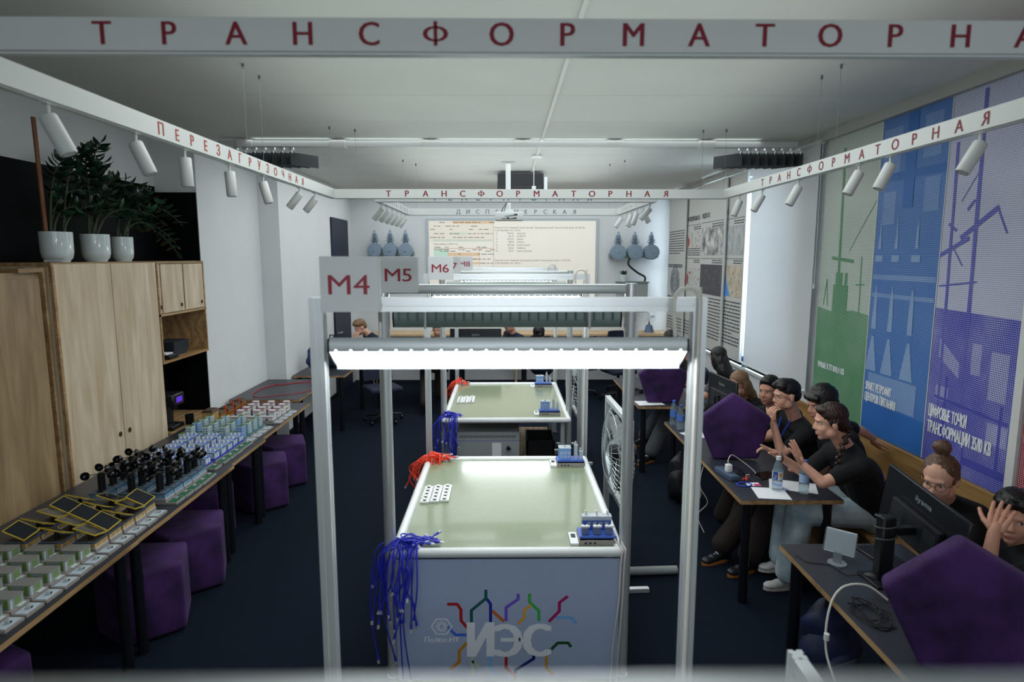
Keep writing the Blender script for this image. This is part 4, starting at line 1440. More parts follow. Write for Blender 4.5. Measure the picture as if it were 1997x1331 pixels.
# red cord on the far left desk
pts = []
for i in range(60):
    t = i / 59 * 2 * math.pi * 1.6
    pts.append((-2.56 + .3 * math.cos(t) * (1 - .1 * math.sin(2 * t)), 7.15 + .42 * math.sin(t + .4) + .04 * math.sin(3 * t), .7645 + .0035 * (i // 38)))
tag(MB().tube(pts, .0035, 5).build('red_cord_loop', mat('red_cord_dark', '#b3232f', .5)), 'loose loop of red cord on the dark desk by the pillar', 'cord')
gr = MB().cyl((-2.78, 7.42, .760), (-2.78, 7.42, .763), .05, n=20).build('cable_grommet', M_blackpl)
tag(gr, 'round dark cable grommet in the desk by the pillar', 'grommet')

# ------------------------------------------------------------------ purple pentagonal poufs
PENT = [(math.sin(k * 2 * math.pi / 5), math.cos(k * 2 * math.pi / 5)) for k in range(5)]


def pouf_mesh(Rr, h):
    bm = bmesh.new()
    a = [bm.verts.new((Rr * x, Rr * y_, 0)) for x, y_ in PENT]
    b_ = [bm.verts.new((Rr * x, Rr * y_, h)) for x, y_ in PENT]
    bm.faces.new(a[::-1])
    bm.faces.new(b_)
    for i in range(5):
        bm.faces.new((a[i], a[(i + 1) % 5], b_[(i + 1) % 5], b_[i]))
    bmesh.ops.recalc_face_normals(bm, faces=bm.faces[:])
    bmesh.ops.bevel(bm, geom=bm.edges[:], offset=.022, segments=3, affect='EDGES', profile=.5)
    me = bpy.data.meshes.new('upholstery')
    bm.to_mesh(me)
    bm.free()
    me.materials.append(M_velvet)
    me.polygons.foreach_set('use_smooth', [True] * len(me.polygons))
    me.set_sharp_from_angle(angle=R(40))
    return me


PM = pouf_mesh(.28, .43)
FT = MB().cyl((0, 0, 0), (0, 0, .012), .016, n=10).build('foot', M_blackpl)
FTM = FT.data
bpy.data.objects.remove(FT)


def pouf(loc, rot, label, group=None, lift=.012):
    o = thing('purple_pouf', label, 'pouf', loc, 0, group)
    o.rotation_euler = rot
    u = bpy.data.objects.new('upholstery', PM)
    COL.objects.link(u)
    u.parent = o
    u.location = (0, 0, lift)
    for x, y_ in PENT:
        f = bpy.data.objects.new('foot', FTM)
        COL.objects.link(f)
        f.parent = o
        f.location = (x * .2, y_ * .2, 0)


for i, (x, yy, a) in enumerate(((-2.5, 2.62, 10), (-2.25, 3.67, 40), (-2.25, 4.20, 40), (-2.50, 4.86, 20), (-2.28, 5.60, 40), (-2.29, 6.17, 40))):
    pouf((x, yy, 0), (0, 0, R(a)), 'purple velvet pouf under the left tables, %s from the camera' % ORD[i], 'poufs under the left tables')


PT = pouf_mesh(.285, .10)
PT.name = 'pad'


def standing_pad(c, face, label, roll=0):
    """thin velvet pentagon pad standing on a desk; its front looks along face (angle in XY)"""
    n = Vector((math.cos(face), math.sin(face), 0))
    up = Matrix.Rotation(R(roll), 3, n) @ Vector((0, 0, 1))
    xx = up.cross(n)
    m = Matrix((xx, up, n)).transposed()
    o = thing('velvet_pentagon', label, 'desk screen', tuple(Vector(c) - n * .1))
    o.rotation_euler = m.to_euler()
    u = bpy.data.objects.new('pad', PT)
    COL.objects.link(u)
    u.parent = o
    MB().tube([(.262 * x, .262 * y_, .05) for x, y_ in PENT], .004, 6, close=True).build('seam_piping', M_velvet, o)


ZP = .74 + .28 * math.cos(R(36)) + .002
standing_pad((1.70, 2.10, ZP + .022), R(-116), 'purple velvet pentagon pad standing on the lower right desk', 8)
standing_pad((1.76, 4.60, ZP + .012), R(-102), 'purple velvet pentagon pad standing on the students\' long desk', 4)
standing_pad((1.70, 6.5, ZP), R(-92), 'purple velvet pentagon pad standing on the third desk, partly behind the frame post')

# ------------------------------------------------------------------ miniature models on the left tables
M_pcb = mat('model_pcb_white', '#b9c6cf', .5)
M_pcbg = mat('model_pcb_green', '#1c6a48', .45)
M_trimw = mat('model_white', '#c9cfcf', .5)
PROT = {}
ZT = .7402


def base_parts(o, green=False, hgt=.028):
    MB().box(-.058, -.052, 0, .062, .052, hgt, .001).build('base', M_speck, o)
    MB().box(.062, -.052, 0, .128, .052, .014, .001).build('step', M_speck, o)
    p_ = MB().box(.068, -.044, .014, .12, .044, .017).build('circuit_board', M_pcbg if green else M_pcb, o)
    MB().box(.088, -.008, .017, .11, .01, .031, .001).build('connector', M_alu, p_)
    MB().box(.1102, -.005, .019, .111, .007, .028).build('connector_opening', M_blackpl, p_)


def mk_battery(o):
    base_parts(o, hgt=.03)
    b_ = MB().box(-.055, -.036, .03, .05, .036, .075, .001).build('body', mat('model_grey_side', '#8d9894', .5), o)
    MB().box(-.057, -.038, .075, .052, .038, .079, .001).build('roof', mat('model_roof_grey', '#7c7b77', .7, noise=.2, nscale=200), b_)
    for x0, x1 in ((-.055, -.040), (.02, .035)):
        MB().box(x0, -.0368, .033, x1, -.0358, .074).build('green_panel', mat('model_green', '#6d8f2c', .5), b_)
    for i in range(4):
        MB().box(.0502, -.012, .038 + i * .009, .0512, .02, .043 + i * .009).build('green_slat', mat('model_green', '#6d8f2c', .5), b_)
    MB().box(.042, -.0372, .03, .0514, -.030, .075).build('white_edge', M_trimw, b_)
    MB().box(.0, -.040, .031, .014, -.0362, .042).build('blue_socket', mat('model_socket', '#1c2f86', .4), b_)
    MB().box(.05, -.01, .03, .066, .03, .034).build('side_tray', M_trimw, b_)


def mk_house(o, colr, nm, wcol, green):
    base_parts(o, green, .036)
    b_ = MB().box(-.056, -.05, .036, .058, .05, .068, .001).build('house', mat('model_house_' + nm, colr, .6), o)
    MB().box(-.059, -.053, .066, .061, .053, .071).build('eaves', mat('model_eaves_' + nm, '#3d5064', .5), b_)
    for x in (-.057, .0565):
        MB().box(x, -.0515, .036, x + .003, -.0485, .068).build('corner_strip', M_trimw, b_)
    MB().box(-.056, -.0512, .036, .058, -.0495, .039).box(.0575, -.05, .036, .0595, .05, .039).build('trim_strip', M_trimw, b_)
    for i in range(2):
        MB().box(-.03 + i * .05, -.0515, .046, -.016 + i * .05, -.0502, .058).build('window', mat('model_window', wcol, .3), b_)
        MB().box(.0582, -.03 + i * .045, .046, .0595, -.016 + i * .045, .058).build('window', mat('model_window', wcol, .3), b_)
    r_ = MB()
    for i in range(12):
        r_.box(-.052 + i * .0092, -.052, .071, -.048 + i * .0092, -.049, .078)
        r_.box(-.052 + i * .0092, .049, .071, -.048 + i * .0092, .052, .078)
    r_.build('railing', mat('model_railing', '#6f7f8a', .5), b_)['kind'] = 'stuff'
    return b_


def mk_solar(o, tilt=(18, -14)):
    mk_house(o, '#c49a50', 'ochre', '#8a8f90', False)
    MB().box(-.05, -.045, .071, .052, .045, .0725).build('roof', mat('model_flatroof', '#4a4038', .7), o)
    MB().cyl((0, 0, .0725), (0, 0, .105), .012, .009, n=10).ell((0, 0, .104), .011, 8, 6).build('mast', M_blackpl, o)
    T = Matrix.Translation((0, 0, .114)) @ Matrix.Rotation(R(tilt[0]), 4, 'Y') @ Matrix.Rotation(R(tilt[1]), 4, 'X')
    p_ = MB().box(-.062, -.056, 0, .062, .056, .007, .001, M=T).build('panel_frame', mat('model_yellow', '#b39a2c', .5), o)
    MB().box(-.056, -.05, .007, .056, .05, .0078, M=T).build('solar_cell', mat('model_cell', '#23262b', .12), p_)


def mk_wind(o, ang=0):
    mk_house(o, '#6b94b8', 'blue', '#8fb0c8', True)
    MB().box(-.05, -.045, .071, .052, .045, .0725).build('roof', mat('model_roof_blue', '#4c6a7e', .7), o)
    MB().cyl((0, 0, .0725), (0, 0, .082), .034, .024, n=14).cyl((0, 0, .08), (0, 0, .185), .022, n=16).build('mast', M_blackpl, o)
    mb_ = MB()
    mb_.cyl((0, 0, .185), (0, 0, .197), .016, n=12)
    mb_.build('hub', M_blackpl, o)
    for k in range(3):
        a = ang + k * 2 * math.pi / 3
        d = Vector((math.cos(a), math.sin(a), 0))
        arm = MB().tube([d * .008 + Vector((0, 0, .191)), d * .07 + Vector((0, 0, .191))], .003, 6).build('arm', M_blackpl, o)
        t = Vector((-d.y, d.x, 0))
        T = Matrix.Translation(d * .085 + Vector((0, 0, .191))) @ t.to_track_quat('Z', 'Y').to_matrix().to_4x4()
        prof = [(.001, -.027)] + [(.027 * math.sin(R(q)), -.027 * math.cos(R(q))) for q in (25, 50, 75, 90)] + [(.024, 0)] + [(.024 * math.sin(R(q)), -.024 * math.cos(R(q))) for q in (75, 50, 25)] + [(.001, -.024)]
        MB().lathe(prof, 16, T, cap=False).build('cup', mat('glossy_black', '#0b0d10', .18), arm)


def mk_blue(o):
    base_parts(o, True, .03)
    MB().box(-.062, -.055, .03, .064, .055, .036).build('plinth', mat('model_cobalt', '#2c3fae', .5), o)
    b_ = MB().box(-.05, -.04, .036, .05, .042, .085).build('frame', mat('model_frameblue', '#3f66b4', .5), o)
    for i in range(3):
        MB().box(-.044 + i * .032, -.0412, .04, -.02 + i * .032, -.0398, .076).build('door_panel', mat('model_pale', '#aeb9c2', .4), b_)
    for i in range(2):
        MB().box(.0498, -.03 + i * .036, .04, .0512, -.002 + i * .036, .076).build('side_panel', M_trimw, b_)
    MB().box(-.047, -.037, .083, .047, .039, .0885).build('roof', mat('model_roofblue', '#5f80bc', .5), b_)
    for y0_ in (-.043, .039):
        MB().box(-.053, y0_, .083, .053, y0_ + .006, .090).build('roof_edge', M_trimw, b_)
    for i in range(3):
        MB().lathe([(.001, 0), (.009, 0), (.004, .006), (.007, .009), (.003, .015), (.001, .018)], 8, Matrix.Translation((-.034 + i * .034, 0, .089)), cap=False).build('insulator', M_wpl, b_)
    for x in (-.051, .0485):
        MB().box(x, -.0415, .036, x + .003, -.039, .085).build('white_post', M_trimw, b_)


def mk_hospital(o, blue=False):
    base_parts(o, False, .03)
    mm = mat('model_clinic', '#b7c9cc', .5) if not blue else mat('model_clinic_blue', '#8fb0d8', .5)
    MB().box(-.064, -.055, .03, .062, .055, .033).build('yard', mat('model_yard', '#3f6e74', .6), o)
    t = MB().box(-.02, -.01, .033, .035, .045, .125, .001).build('tower', mm, o)
    MB().box(-.015, -.005, .125, .03, .04, .127).build('tower_roof', mat('model_lawn', '#56703a', .8), t)
    for i in range(2):
        for j in range(4):
            MB().box(-.012 + i * .022, -.0112, .042 + j * .02, -.002 + i * .022, -.0098, .052 + j * .02).build('window', mat('model_window_dark', '#3f6a8a', .3), t)
            MB().box(.0348, .0 + i * .022, .042 + j * .02, .0362, .01 + i * .022, .052 + j * .02).build('window', mat('model_window_dark', '#3f6a8a', .3), t)
    w_ = MB().box(-.062, -.053, .033, -.022, .03, .075, .001).build('wing', mm, o)
    MB().box(-.058, -.049, .075, -.026, .026, .077).build('wing_roof', mat('model_lawn', '#56703a', .8), w_)
    for j in range(4):
        MB().box(-.0218, -.045 + j * .012, .045, -.0206, -.038 + j * .012, .056).build('window', mat('model_window_dark', '#3f6a8a', .3), w_)


def mk_factory(o):
    base_parts(o, False, .034)
    m1, m2 = M_trimw, mat('model_redstripe', '#b02a3a', .5)
    t = MB().box(-.0, -.0, .034, .055, .048, .12, .001).build('block', m1, o)
    MB().box(-.0015, -.0015, .104, .0565, .0495, .110).build('stripe', m2, t)
    for j in range(3):
        MB().box(.01 + j * .014, -.0012, .088, .018 + j * .014, .0002, .096).build('window', M_dark, t)
    w_ = MB().box(-.05, -.048, .034, .055, -.002, .072, .001).build('hall', m1, o)
    MB().box(-.0515, -.0495, .060, .0565, -.0, .065).build('stripe', m2, w_)
    MB().box(-.01, -.0495, .034, .012, -.0478, .05).build('gate', M_dark, w_)
    MB().cyl((-.02, .02, .034), (-.02, .02, .125), .009, .007, n=10).build('chimney', mat('model_chimney', '#525a72', .5), o)
    MB().cyl((-.02, .02, .105), (-.02, .02, .112), .0095, n=10).cyl((-.02, .02, .125), (-.02, .02, .128), .0085, n=10).build('chimney_band', m2, o)


def mk_orange(o, tall=False):
    MB().box(-.05, -.05, 0, .05, .05, .02, .001).build('base', M_speck, o)
    h = .11 if tall else .07
    c_ = mat('model_amber', '#b06a1e', .5) if not tall else mat('model_sandstone', '#a8884e', .5)
    b_ = MB().box(-.04, -.042, .02, .04, .042, h, .001).build('house', c_, o)
    MB().prism([(-.044, h), (.044, h), (.03, h + .018), (-.03, h + .018)], -.046, .046, 'xz').build('roof', mat('model_brownroof', '#4a3527', .7), b_)
    for i in range(3):
        MB().box(.0398, -.03 + i * .024, .04, .0412, -.018 + i * .024, .055).build('window', M_dark, b_)
        MB().box(-.028 + i * .022, -.0432, .04, -.018 + i * .022, -.0418, .055).build('window', M_dark, b_)
    if not tall:
        MB().cyl((.02, -.05, .02), (.02, -.05, h + .04), .008, n=8).build('chimney', mat('model_orange', '#c8451c', .5), o)


ROWN = {3: ['aisle-side', 'middle', 'cabinet-side'], 4: ['aisle-side', 'second', 'third', 'cabinet-side'], 1: ['single']}


def model_grid(kind, name, desc, builders, x0, ys, ncol, px, cat='model house'):
    protos = [None] * len(builders)
    k = 0
    for j, yy in enumerate(ys):
        for i in range(ncol):
            v = (i + 2 * j) % len(builders) if len(builders) != 2 else (0 if (i + j * 2) % 5 else 1)
            lab = '%s, %s from the camera in the %s row' % (desc, ORD[j], ROWN[ncol][i])
            if protos[v] is None:
                o = protos[v] = thing(name, lab, cat, (0, 0, 0), 0, kind)
                builders[v](o)
                freeze(o)
            else:
                o = copy_tree(protos[v])
                o['label'] = lab
            o.location = (x0 - i * px + ((j * 37 + i * 53) % 7 - 3) * .0012, yy, ZT)
            o.rotation_euler = (0, 0, R(((j * 31 + i * 17) % 5 - 2) * .6))


model_grid('battery models', 'battery_model', 'grey and green battery station model', [mk_battery], -2.207, [2.475, 2.588, 2.702, 2.815, 2.928, 3.04], 4, .182)
model_grid('solar models', 'solar_house_model', 'ochre model house with tilted solar panel', [mk_solar, lambda o: mk_solar(o, (12, -26)), lambda o: mk_solar(o, (26, 8))], -2.207, [3.159, 3.275, 3.39, 3.503, 3.617], 3, .182)
model_grid('wind turbine models', 'wind_turbine_model', 'blue model house with black cup wind turbine', [lambda o: mk_wind(o, .3), lambda o: mk_wind(o, 1.1), lambda o: mk_wind(o, 1.8)], -2.207, [3.836, 3.946, 4.055, 4.165, 4.275], 3, .185)
model_grid('blue substation models', 'blue_substation_model', 'blue and white substation model', [mk_blue], -2.255, [4.473, 4.61, 4.72, 4.83, 4.94, 5.05], 3, .18)
model_grid('clinic models', 'clinic_model', 'pale clinic model with green roofs', [lambda o: mk_hospital(o), lambda o: mk_hospital(o, True)], -2.265, [5.165, 5.29, 5.405, 5.52], 4, .145)
model_grid('factory models', 'factory_model', 'white factory model with red stripes', [mk_factory], -2.235, [5.746, 5.87, 5.99, 6.11], 3, .15)
_o0 = set(bpy.data.objects.keys())
model_grid('orange house models', 'orange_house_model', 'small orange model house with brown roof', [lambda o: mk_orange(o), lambda o: mk_orange(o, True)], -2.72, [5.62, 5.76, 5.92, 6.08, 6.24], 1, .15)
for q_ in bpy.data.objects:
    if q_.name not in _o0 and q_.type == 'EMPTY':
        q_.scale = (1.3, 1.3, 1.3)

# ------------------------------------------------------------------ things on the right-hand desks
DZ = .7402
M_screenback = mat('monitor_back', '#14181c', .38)


def monitor(c, ang, w, h, z0, label, lift=.12, stand=True, arm=False, brand=True, tilt=0):
    """c = x,y of the panel centre; ang = direction the back looks at"""
    o = thing('computer_monitor', label, 'monitor', (c[0], c[1], z0), ang)
    # local: back looks along +X, width along Y
    zc = lift + h / 2
    MB().box(-.012, -w / 2, lift, .008, w / 2, lift + h, .004).build('panel', M_screenback, o)
    MB().box(-.0135, -w / 2 + .008, lift + .015, -.0118, w / 2 - .008, lift + h - .008).build('screen', mat('screen_glow', '#20262c', .2, emit='#9fb4c8', estr=.25), o)
    b_ = MB().box(.008, -w * .3, lift + .03, .04, w * .3, lift + h * .62, .008, 2).build('rear_housing', M_screenback, o)
    vt = MB()
    for i in range(9):
        for s in (-1, 1):
            vt.box(.0402, s * w * .2 - w * .07, lift + .05 + i * .014, .0412, s * w * .2 + w * .07, lift + .056 + i * .014)
    vt.build('vent_slot', mat('vent_grey', '#2c3338', .5), b_)['kind'] = 'stuff'
    if brand:
        t = MB()
        text_into(t, 'iiyama', (.0085, 0, lift + h * .76), (0, 1, 0), (0, 0, 1), .042, align='c', bold=.0008)
        t.build('brand_lettering', mat('brand_grey', '#8a949c', .4), o, smooth=False)
    MB().box(.0082, w * .42, lift + .02, .009, w * .455, lift + .045).build('sticker', M_paper, o)
    if tilt:
        for ch_ in [q for q in bpy.data.objects if q.parent == o]:
            cc = Vector((0, 0, zc))
            ch_.rotation_euler = (R(tilt), 0, 0)
            ch_.location = cc - Matrix.Rotation(R(tilt), 3, 'X') @ cc
    if stand:
        MB().box(.04, -.035, .0, .06, .035, lift + h * .45, .004).box(.03, -.03, lift + h * .25, .06, .03, lift + h * .5).build('stand_column', M_blackpl, o)
        MB().box(-.09, -.12, 0, .13, .12, .012, .004).build('stand_foot', M_blackpl, o)
    if arm:
        MB().box(.14, -.03, 0, .21, .03, .33, .008).build('arm_column', M_blackpl, o)
        MB().box(.04, -.02, lift + h * .3, .16, .02, lift + h * .42, .004).build('arm', M_blackpl, o)
        MB().box(.1, -.08, 0, .25, .08, .014, .003).build('stand_foot', M_blackpl, o)
        MB().tube([(.175 + .048 * math.cos(a * .45), .048 * math.sin(a * .45), .22 + .004 * a) for a in range(30)], .004, 6).build('wound_cable', mat('grey_cable', '#3a4248', .5), o)
    return o


monitor((2.0, 2.82), R(184), .54, .32, DZ, 'dark monitor seen from behind on the lower right desk', arm=True, stand=False, lift=.14, tilt=-10)
monitor((1.90, 5.30), R(186), .54, .32, DZ, 'dark monitor seen from behind on the students\' desk', lift=.2)
monitor((1.86, 7.45), R(188), .5, .3, DZ, 'monitor half hidden behind the purple pentagon on the third desk', lift=.16)

st = thing('acrylic_sign_stand', 'clear acrylic leaflet stand with round foot on the lower right desk', 'sign stand', (1.70, 2.98, DZ), R(-40))
M_acr = mat('acrylic', '#e4ecf0', .05, trans=.92, ior=1.3)
MB().box(-.075, -.002, .055, .075, .002, .165, M=Matrix.Rotation(R(-22), 4, 'X')).build('plate', M_acr, st)
MB().box(-.07, .004, .05, .07, .006, .17, M=Matrix.Rotation(R(-22), 4, 'X')).build('leaflet', M_paper, st)
MB().lathe([(.001, 0), (.045, 0), (.045, .006), (.001, .006)], 24, cap=False).box(-.02, -.004, .006, .02, .004, .06).build('foot', mat('acrylic_foot', '#a8b4bc', .1, trans=.5), st)
kb = thing('slim_keyboard', 'flat black keyboard on the lower right desk', 'keyboard', (1.97, 3.03, DZ), R(8))
MB().box(-.07, -.13, 0, .07, .13, .014, .004).build('case', M_blackpl, kb)
kk = MB()
for i in range(5):
    for j in range(13):
        kk.box(-.062 + i * .025, -.122 + j * .0188, .014, -.041 + i * .025, -.107 + j * .0188, .017)
kk.build('key', mat('key_black', '#16191d', .5), kb)['kind'] = 'stuff'
ms_ = thing('computer_mouse', 'black computer mouse on the lower right desk', 'mouse', (1.80, 2.82, DZ), R(60))
MB().ell((0, 0, .012), (.03, .052, .022), 16, 8).build('shell', M_blackpl, ms_)
MB().tube([(0, .05, .01), (-.03, .12, .004), (.05, .2, .004), (.02, .3, .004), (.08, .36, .004)], .0025, 5).build('lead', M_bcable, ms_)
for yv in ms_.children:
    pass
wc = catmull([(1.74, 2.62, DZ + .01), (1.66, 2.66, DZ + .06), (1.55, 2.66, DZ + .05), (1.475, 2.62, DZ - .03), (1.45, 2.58, DZ - .2), (1.47, 2.5, .4), (1.52, 2.38, .15), (1.6, 2.3, .012)], 5)
c_ = tag(MB().tube(wc, .005, 7).build('white_power_cable', M_wcable), 'thick white cable looping over the front edge of the lower right desk', 'cable')
MB().cyl((1.452, 2.585, DZ - .16), (1.452, 2.585, DZ - .13), .012, n=10).build('cable_clip', M_wpl, c_)


def tangle(cx, cy, z, rx, ry, n, seed, m, label, r_=.003):
    rn = random.Random(seed)
    pts = []
    for i in range(n):
        a = i * 1.15 + rn.uniform(-.4, .4)
        q = rn.uniform(.35, 1)
        pts.append((cx + rx * q * math.cos(a), cy + ry * q * math.sin(a), z + r_ + rn.uniform(0, .02)))
    tag(MB().tube(catmull(pts, 4), r_, 5).build('tangled_cable', m), label, 'cable')


tangle(1.60, 2.52, DZ, .09, .14, 22, 4, M_bcable, 'tangle of black cables by the purple pentagon on the lower right desk')
tangle(1.66, 4.33, DZ, .09, .1, 18, 5, M_bcable, 'tangle of black cables beside the white charger')
tangle(1.50, 6.95, DZ, .07, .12, 16, 6, M_bcable, 'coil of black cables on the third desk')


def bottle(loc, h, r_, cap, label, lab=None, labc='#2a57b0', tops='#b9c8d0'):
    o = thing('water_bottle', label, 'bottle', loc)
    k = h / .22
    MB().lathe([(.001, 0), (r_ * .85, 0), (r_, .008), (r_, .05 * k), (r_ * .9, .055 * k), (r_, .06 * k), (r_, .13 * k), (r_ * .92, .15 * k), (r_ * .55, .185 * k), (.013, .195 * k), (.013, .21 * k), (.001, .21 * k)], 20, cap=False).build('body', mat('clear_pet', '#cfe0ea', .08, trans=.85, ior=1.12), o)
    MB().lathe([(.001, .2 * k), (.0155, .2 * k), (.0155, .222 * k), (.001, .222 * k)], 14, cap=False).build('bottle_cap', mat('cap_' + cap, cap, .4), o)
    if lab:
        MB().lathe([(r_ + .0006, .075 * k), (r_ + .0008, .078 * k), (r_ + .0008, .128 * k), (r_ + .0006, .13 * k)], 20, cap=False).build('bottle_label', mat('blabel_' + labc, labc, .4), o)
    return o


b1 = bottle((1.828, 3.985, DZ), .235, .033, '#d8dcdc', 'plastic bottle with white cap and orange fruit label on the students\' desk', True, '#c8d2dc')
# printed label: navy panel with lettering and an orange
lg = MB()
cyl_r = .0345
def wrap(u, v, r_=cyl_r):
    a = R(-112) + u / r_
    return Vector((r_ * math.cos(a), r_ * math.sin(a), v))
N_ = 10
vs_ = [wrap(-.035 + .035 * i / N_, z) for i in range(N_ + 1) for z in (.083, .137)]
MB().add(vs_, [(2 * i, 2 * i + 2, 2 * i + 3, 2 * i + 1) for i in range(N_)]).build('label_panel', mat('label_navy', '#1e3c8c', .4), b1)
tv, tf, w1, w0 = glyphs('Rich')
MB().add([wrap(-.008 - y_ * .026, .088 + (x - w0) * .019, cyl_r + .0006) for x, y_ in tv], tf).build('label_lettering', M_paper, b1, smooth=False)
og = [wrap(.018 + .012 * math.cos(k * .524), .118 + .013 * math.sin(k * .524), cyl_r + .0003) for k in range(12)]
MB().add(og, [list(range(12))]).build('fruit_print', mat('orange_fruit', '#e08a2c', .5), b1, smooth=False)
bottle((1.985, 3.935, DZ), .225, .032, '#3a62c0', 'plastic water bottle with blue cap near the desk corner', True, '#9fb8dc')
bottle((1.575, 5.64, DZ), .23, .033, '#3a62c0', 'water bottle at the far end of the students\' desk, left of the pair', True, '#4f78c8')
bottle((1.60, 5.50, DZ), .22, .033, '#3a62c0', 'water bottle at the far end of the students\' desk, right of the pair', True, '#4f78c8')
bottle((2.99, 7.62, .9205), .24, .033, '#3f8ac8', 'water bottle standing on the window sill next to the blind', True, '#2c5aa8')


def sheet(x, yy, z, w, h, rz, label, m=M_paper):
    tag(MB().box(-w / 2, -h / 2, 0, w / 2, h / 2, .0012).build('paper_sheet', m, loc=(x, yy, z), rot=(0, 0, R(rz))), label, 'paper')


sheet(1.765, 3.93, DZ + .0004, .21, .2, -8, 'white paper sheet under the fruit-label bottle at the desk edge')
sheet(1.97, 4.06, DZ + .0004, .3, .2, -22, 'white paper sheet between the two bottles')
sheet(1.55, 6.5, DZ + .0004, .28, .2, 4, 'white paper sheet at the near edge of the third desk')
sheet(1.68, 5.3, DZ + .0004, .2, .2, 20, 'crumpled white paper behind the purple pentagon')
pn = thing('ball_pen', 'blue ball pen lying on the paper between the bottles', 'pen', (1.88, 4.03, DZ + .007), R(20))
MB().cyl((0, -.06, 0), (0, .05, 0), .004, n=8).build('barrel', mat('pen_clear', '#9aa4d8', .3), pn)
MB().cyl((0, .05, 0), (0, .075, 0), .0045, n=8).build('pen_cap', M_bcord, pn)
ps = thing('power_strip', 'blue-grey power strip with a white charger on the students\' desk', 'power strip', (1.585, 4.26, DZ), R(12))
MB().box(-.035, -.11, 0, .035, .11, .04, .008, 2).build('case', mat('strip_grey', '#47566c', .4), ps)
ch = thing('phone_charger', 'white phone charger plugged into the power strip', 'charger', (1.59, 4.24, DZ + .041), R(12))
MB().box(-.02, -.02, 0, .02, .02, .055, .005, 2).build('charger_body', M_wpl, ch)
MB().tube(catmull([(0, 0, .055), (.0, .01, .08), (.06, .06, .1), (.14, .06, .05), (.2, .03, .0), (.22, .0, -.035), (.14, -.0, -.036)], 4), .003, 6).build('charger_lead', M_wcable, ch)
ly = thing('badge_lanyard', 'blue lanyard with pink and white badge on the students\' desk', 'lanyard', (1.665, 4.08, DZ))
MB().tube([(.05 * math.cos(a * .42) - .02, .035 * math.sin(a * .42), .006) for a in range(15)], .005, 5, close=True).build('strap', mat('lanyard_blue', '#1d3aa8', .6), ly)
MB().box(.0, -.02, .001, .09, .04, .004).build('badge', M_paper, ly)
MB().box(.045, -.021, .0042, .091, .012, .005).build('badge_stripe', mat('badge_pink', '#d0306c', .5), ly)
rc = thing('red_figurine', 'small crumpled red clip beside the lanyard', 'clip', (1.69, 4.17, DZ))
MB().cap((-.02, 0, .008), (.02, .01, .02), .007, n=8).cap((0, -.015, .008), (.01, .02, .024), .007, n=8).build('clip_body', mat('clip_red', '#a83030', .5), rc)
tb = thing('black_tablet', 'black tablet lying on the students\' desk behind the papers', 'tablet', (1.86, 4.26, DZ), R(20))
MB().box(-.09, -.06, 0, .09, .06, .01, .004).build('case', M_blackpl, tb)
MB().box(-.083, -.054, .0101, .083, .054, .0106).build('glass', mat('tablet_glass', '#1a1412', .1), tb)
ad = thing('power_adapter', 'black power adapter on the third desk', 'adapter', (1.58, 7.05, DZ), R(20))
MB().box(-.05, -.06, 0, .05, .06, .05, .006).build('case', M_blackpl, ad)
MB().tube([(0, .06, .02), (.05, .12, .006), (-.02, .2, .006)], .004, 5).build('lead', M_bcable, ad)
ec = thing('blue_case', 'small blue case lying on the third desk', 'case', (1.78, 6.98, DZ), R(-25))
MB().box(-.06, -.035, 0, .06, .035, .03, .006).build('shell', mat('case_blue', '#3f6c9c', .5), ec)
MB().box(-.061, -.036, .014, .061, .036, .017).build('seam', M_dark, ec)
tag(MB().box(-.045, -.01, 0, .045, .01, .012, .003).box(.045, -.008, .001, .06, .008, .011).build('highlighter_pen', mat('lime_marker', '#9fc81e', .4), loc=(1.67, 7.02, DZ), rot=(0, 0, R(35))), 'lime green highlighter on the third desk', 'marker')
# white charging leads hanging off the long desk
for i, x in enumerate((1.535, 1.54)):
    pts = catmull([(1.53, 4.6 + i * .16, .70), (1.50, 4.58 + i * .16, .55), (1.56, 4.56 + i * .16, .42), (1.5, 4.6 + i * .16, .3), (1.54, 4.55 + i * .16, .18)], 5)
    tag(MB().tube(pts, .003, 5).build('hanging_lead', M_wcable), 'curly white lead hanging under the students\' desk, %s of two' % ('nearer', 'farther')[i], 'cable')


def backpack(loc, rz, s, m, label, name='backpack'):
    o = thing(name, label, 'bag', loc, rz)
    mb = MB()
    for c, r_ in (((0, 0, .18), (.16, .1, .19)), ((0, .02, .3), (.13, .085, .14)), ((0, -.06, .14), (.12, .07, .12))):
        mb.ell(tuple(q * s for q in c), tuple(q * s for q in r_), 18, 12)
    for v in mb.v:
        v.z = max(v.z, 0.0)
        v.x += .012 * math.sin(v.z * 40 + v.y * 22)
        v.y += .01 * math.sin(v.x * 33 + v.z * 17)
    mb.build('bag_body', m, o)
    MB().tube([(-.04 * s, .0, .42 * s), (-.03 * s, 0, .48 * s), (.03 * s, 0, .48 * s), (.04 * s, 0, .42 * s)], .01 * s, 6).build('handle', M_blackpl, o)
    MB().tube([(-.1 * s, -.1 * s, .2 * s), (0, -.135 * s, .24 * s), (.1 * s, -.1 * s, .2 * s)], .004, 5).build('zip', M_dark, o)
    return o


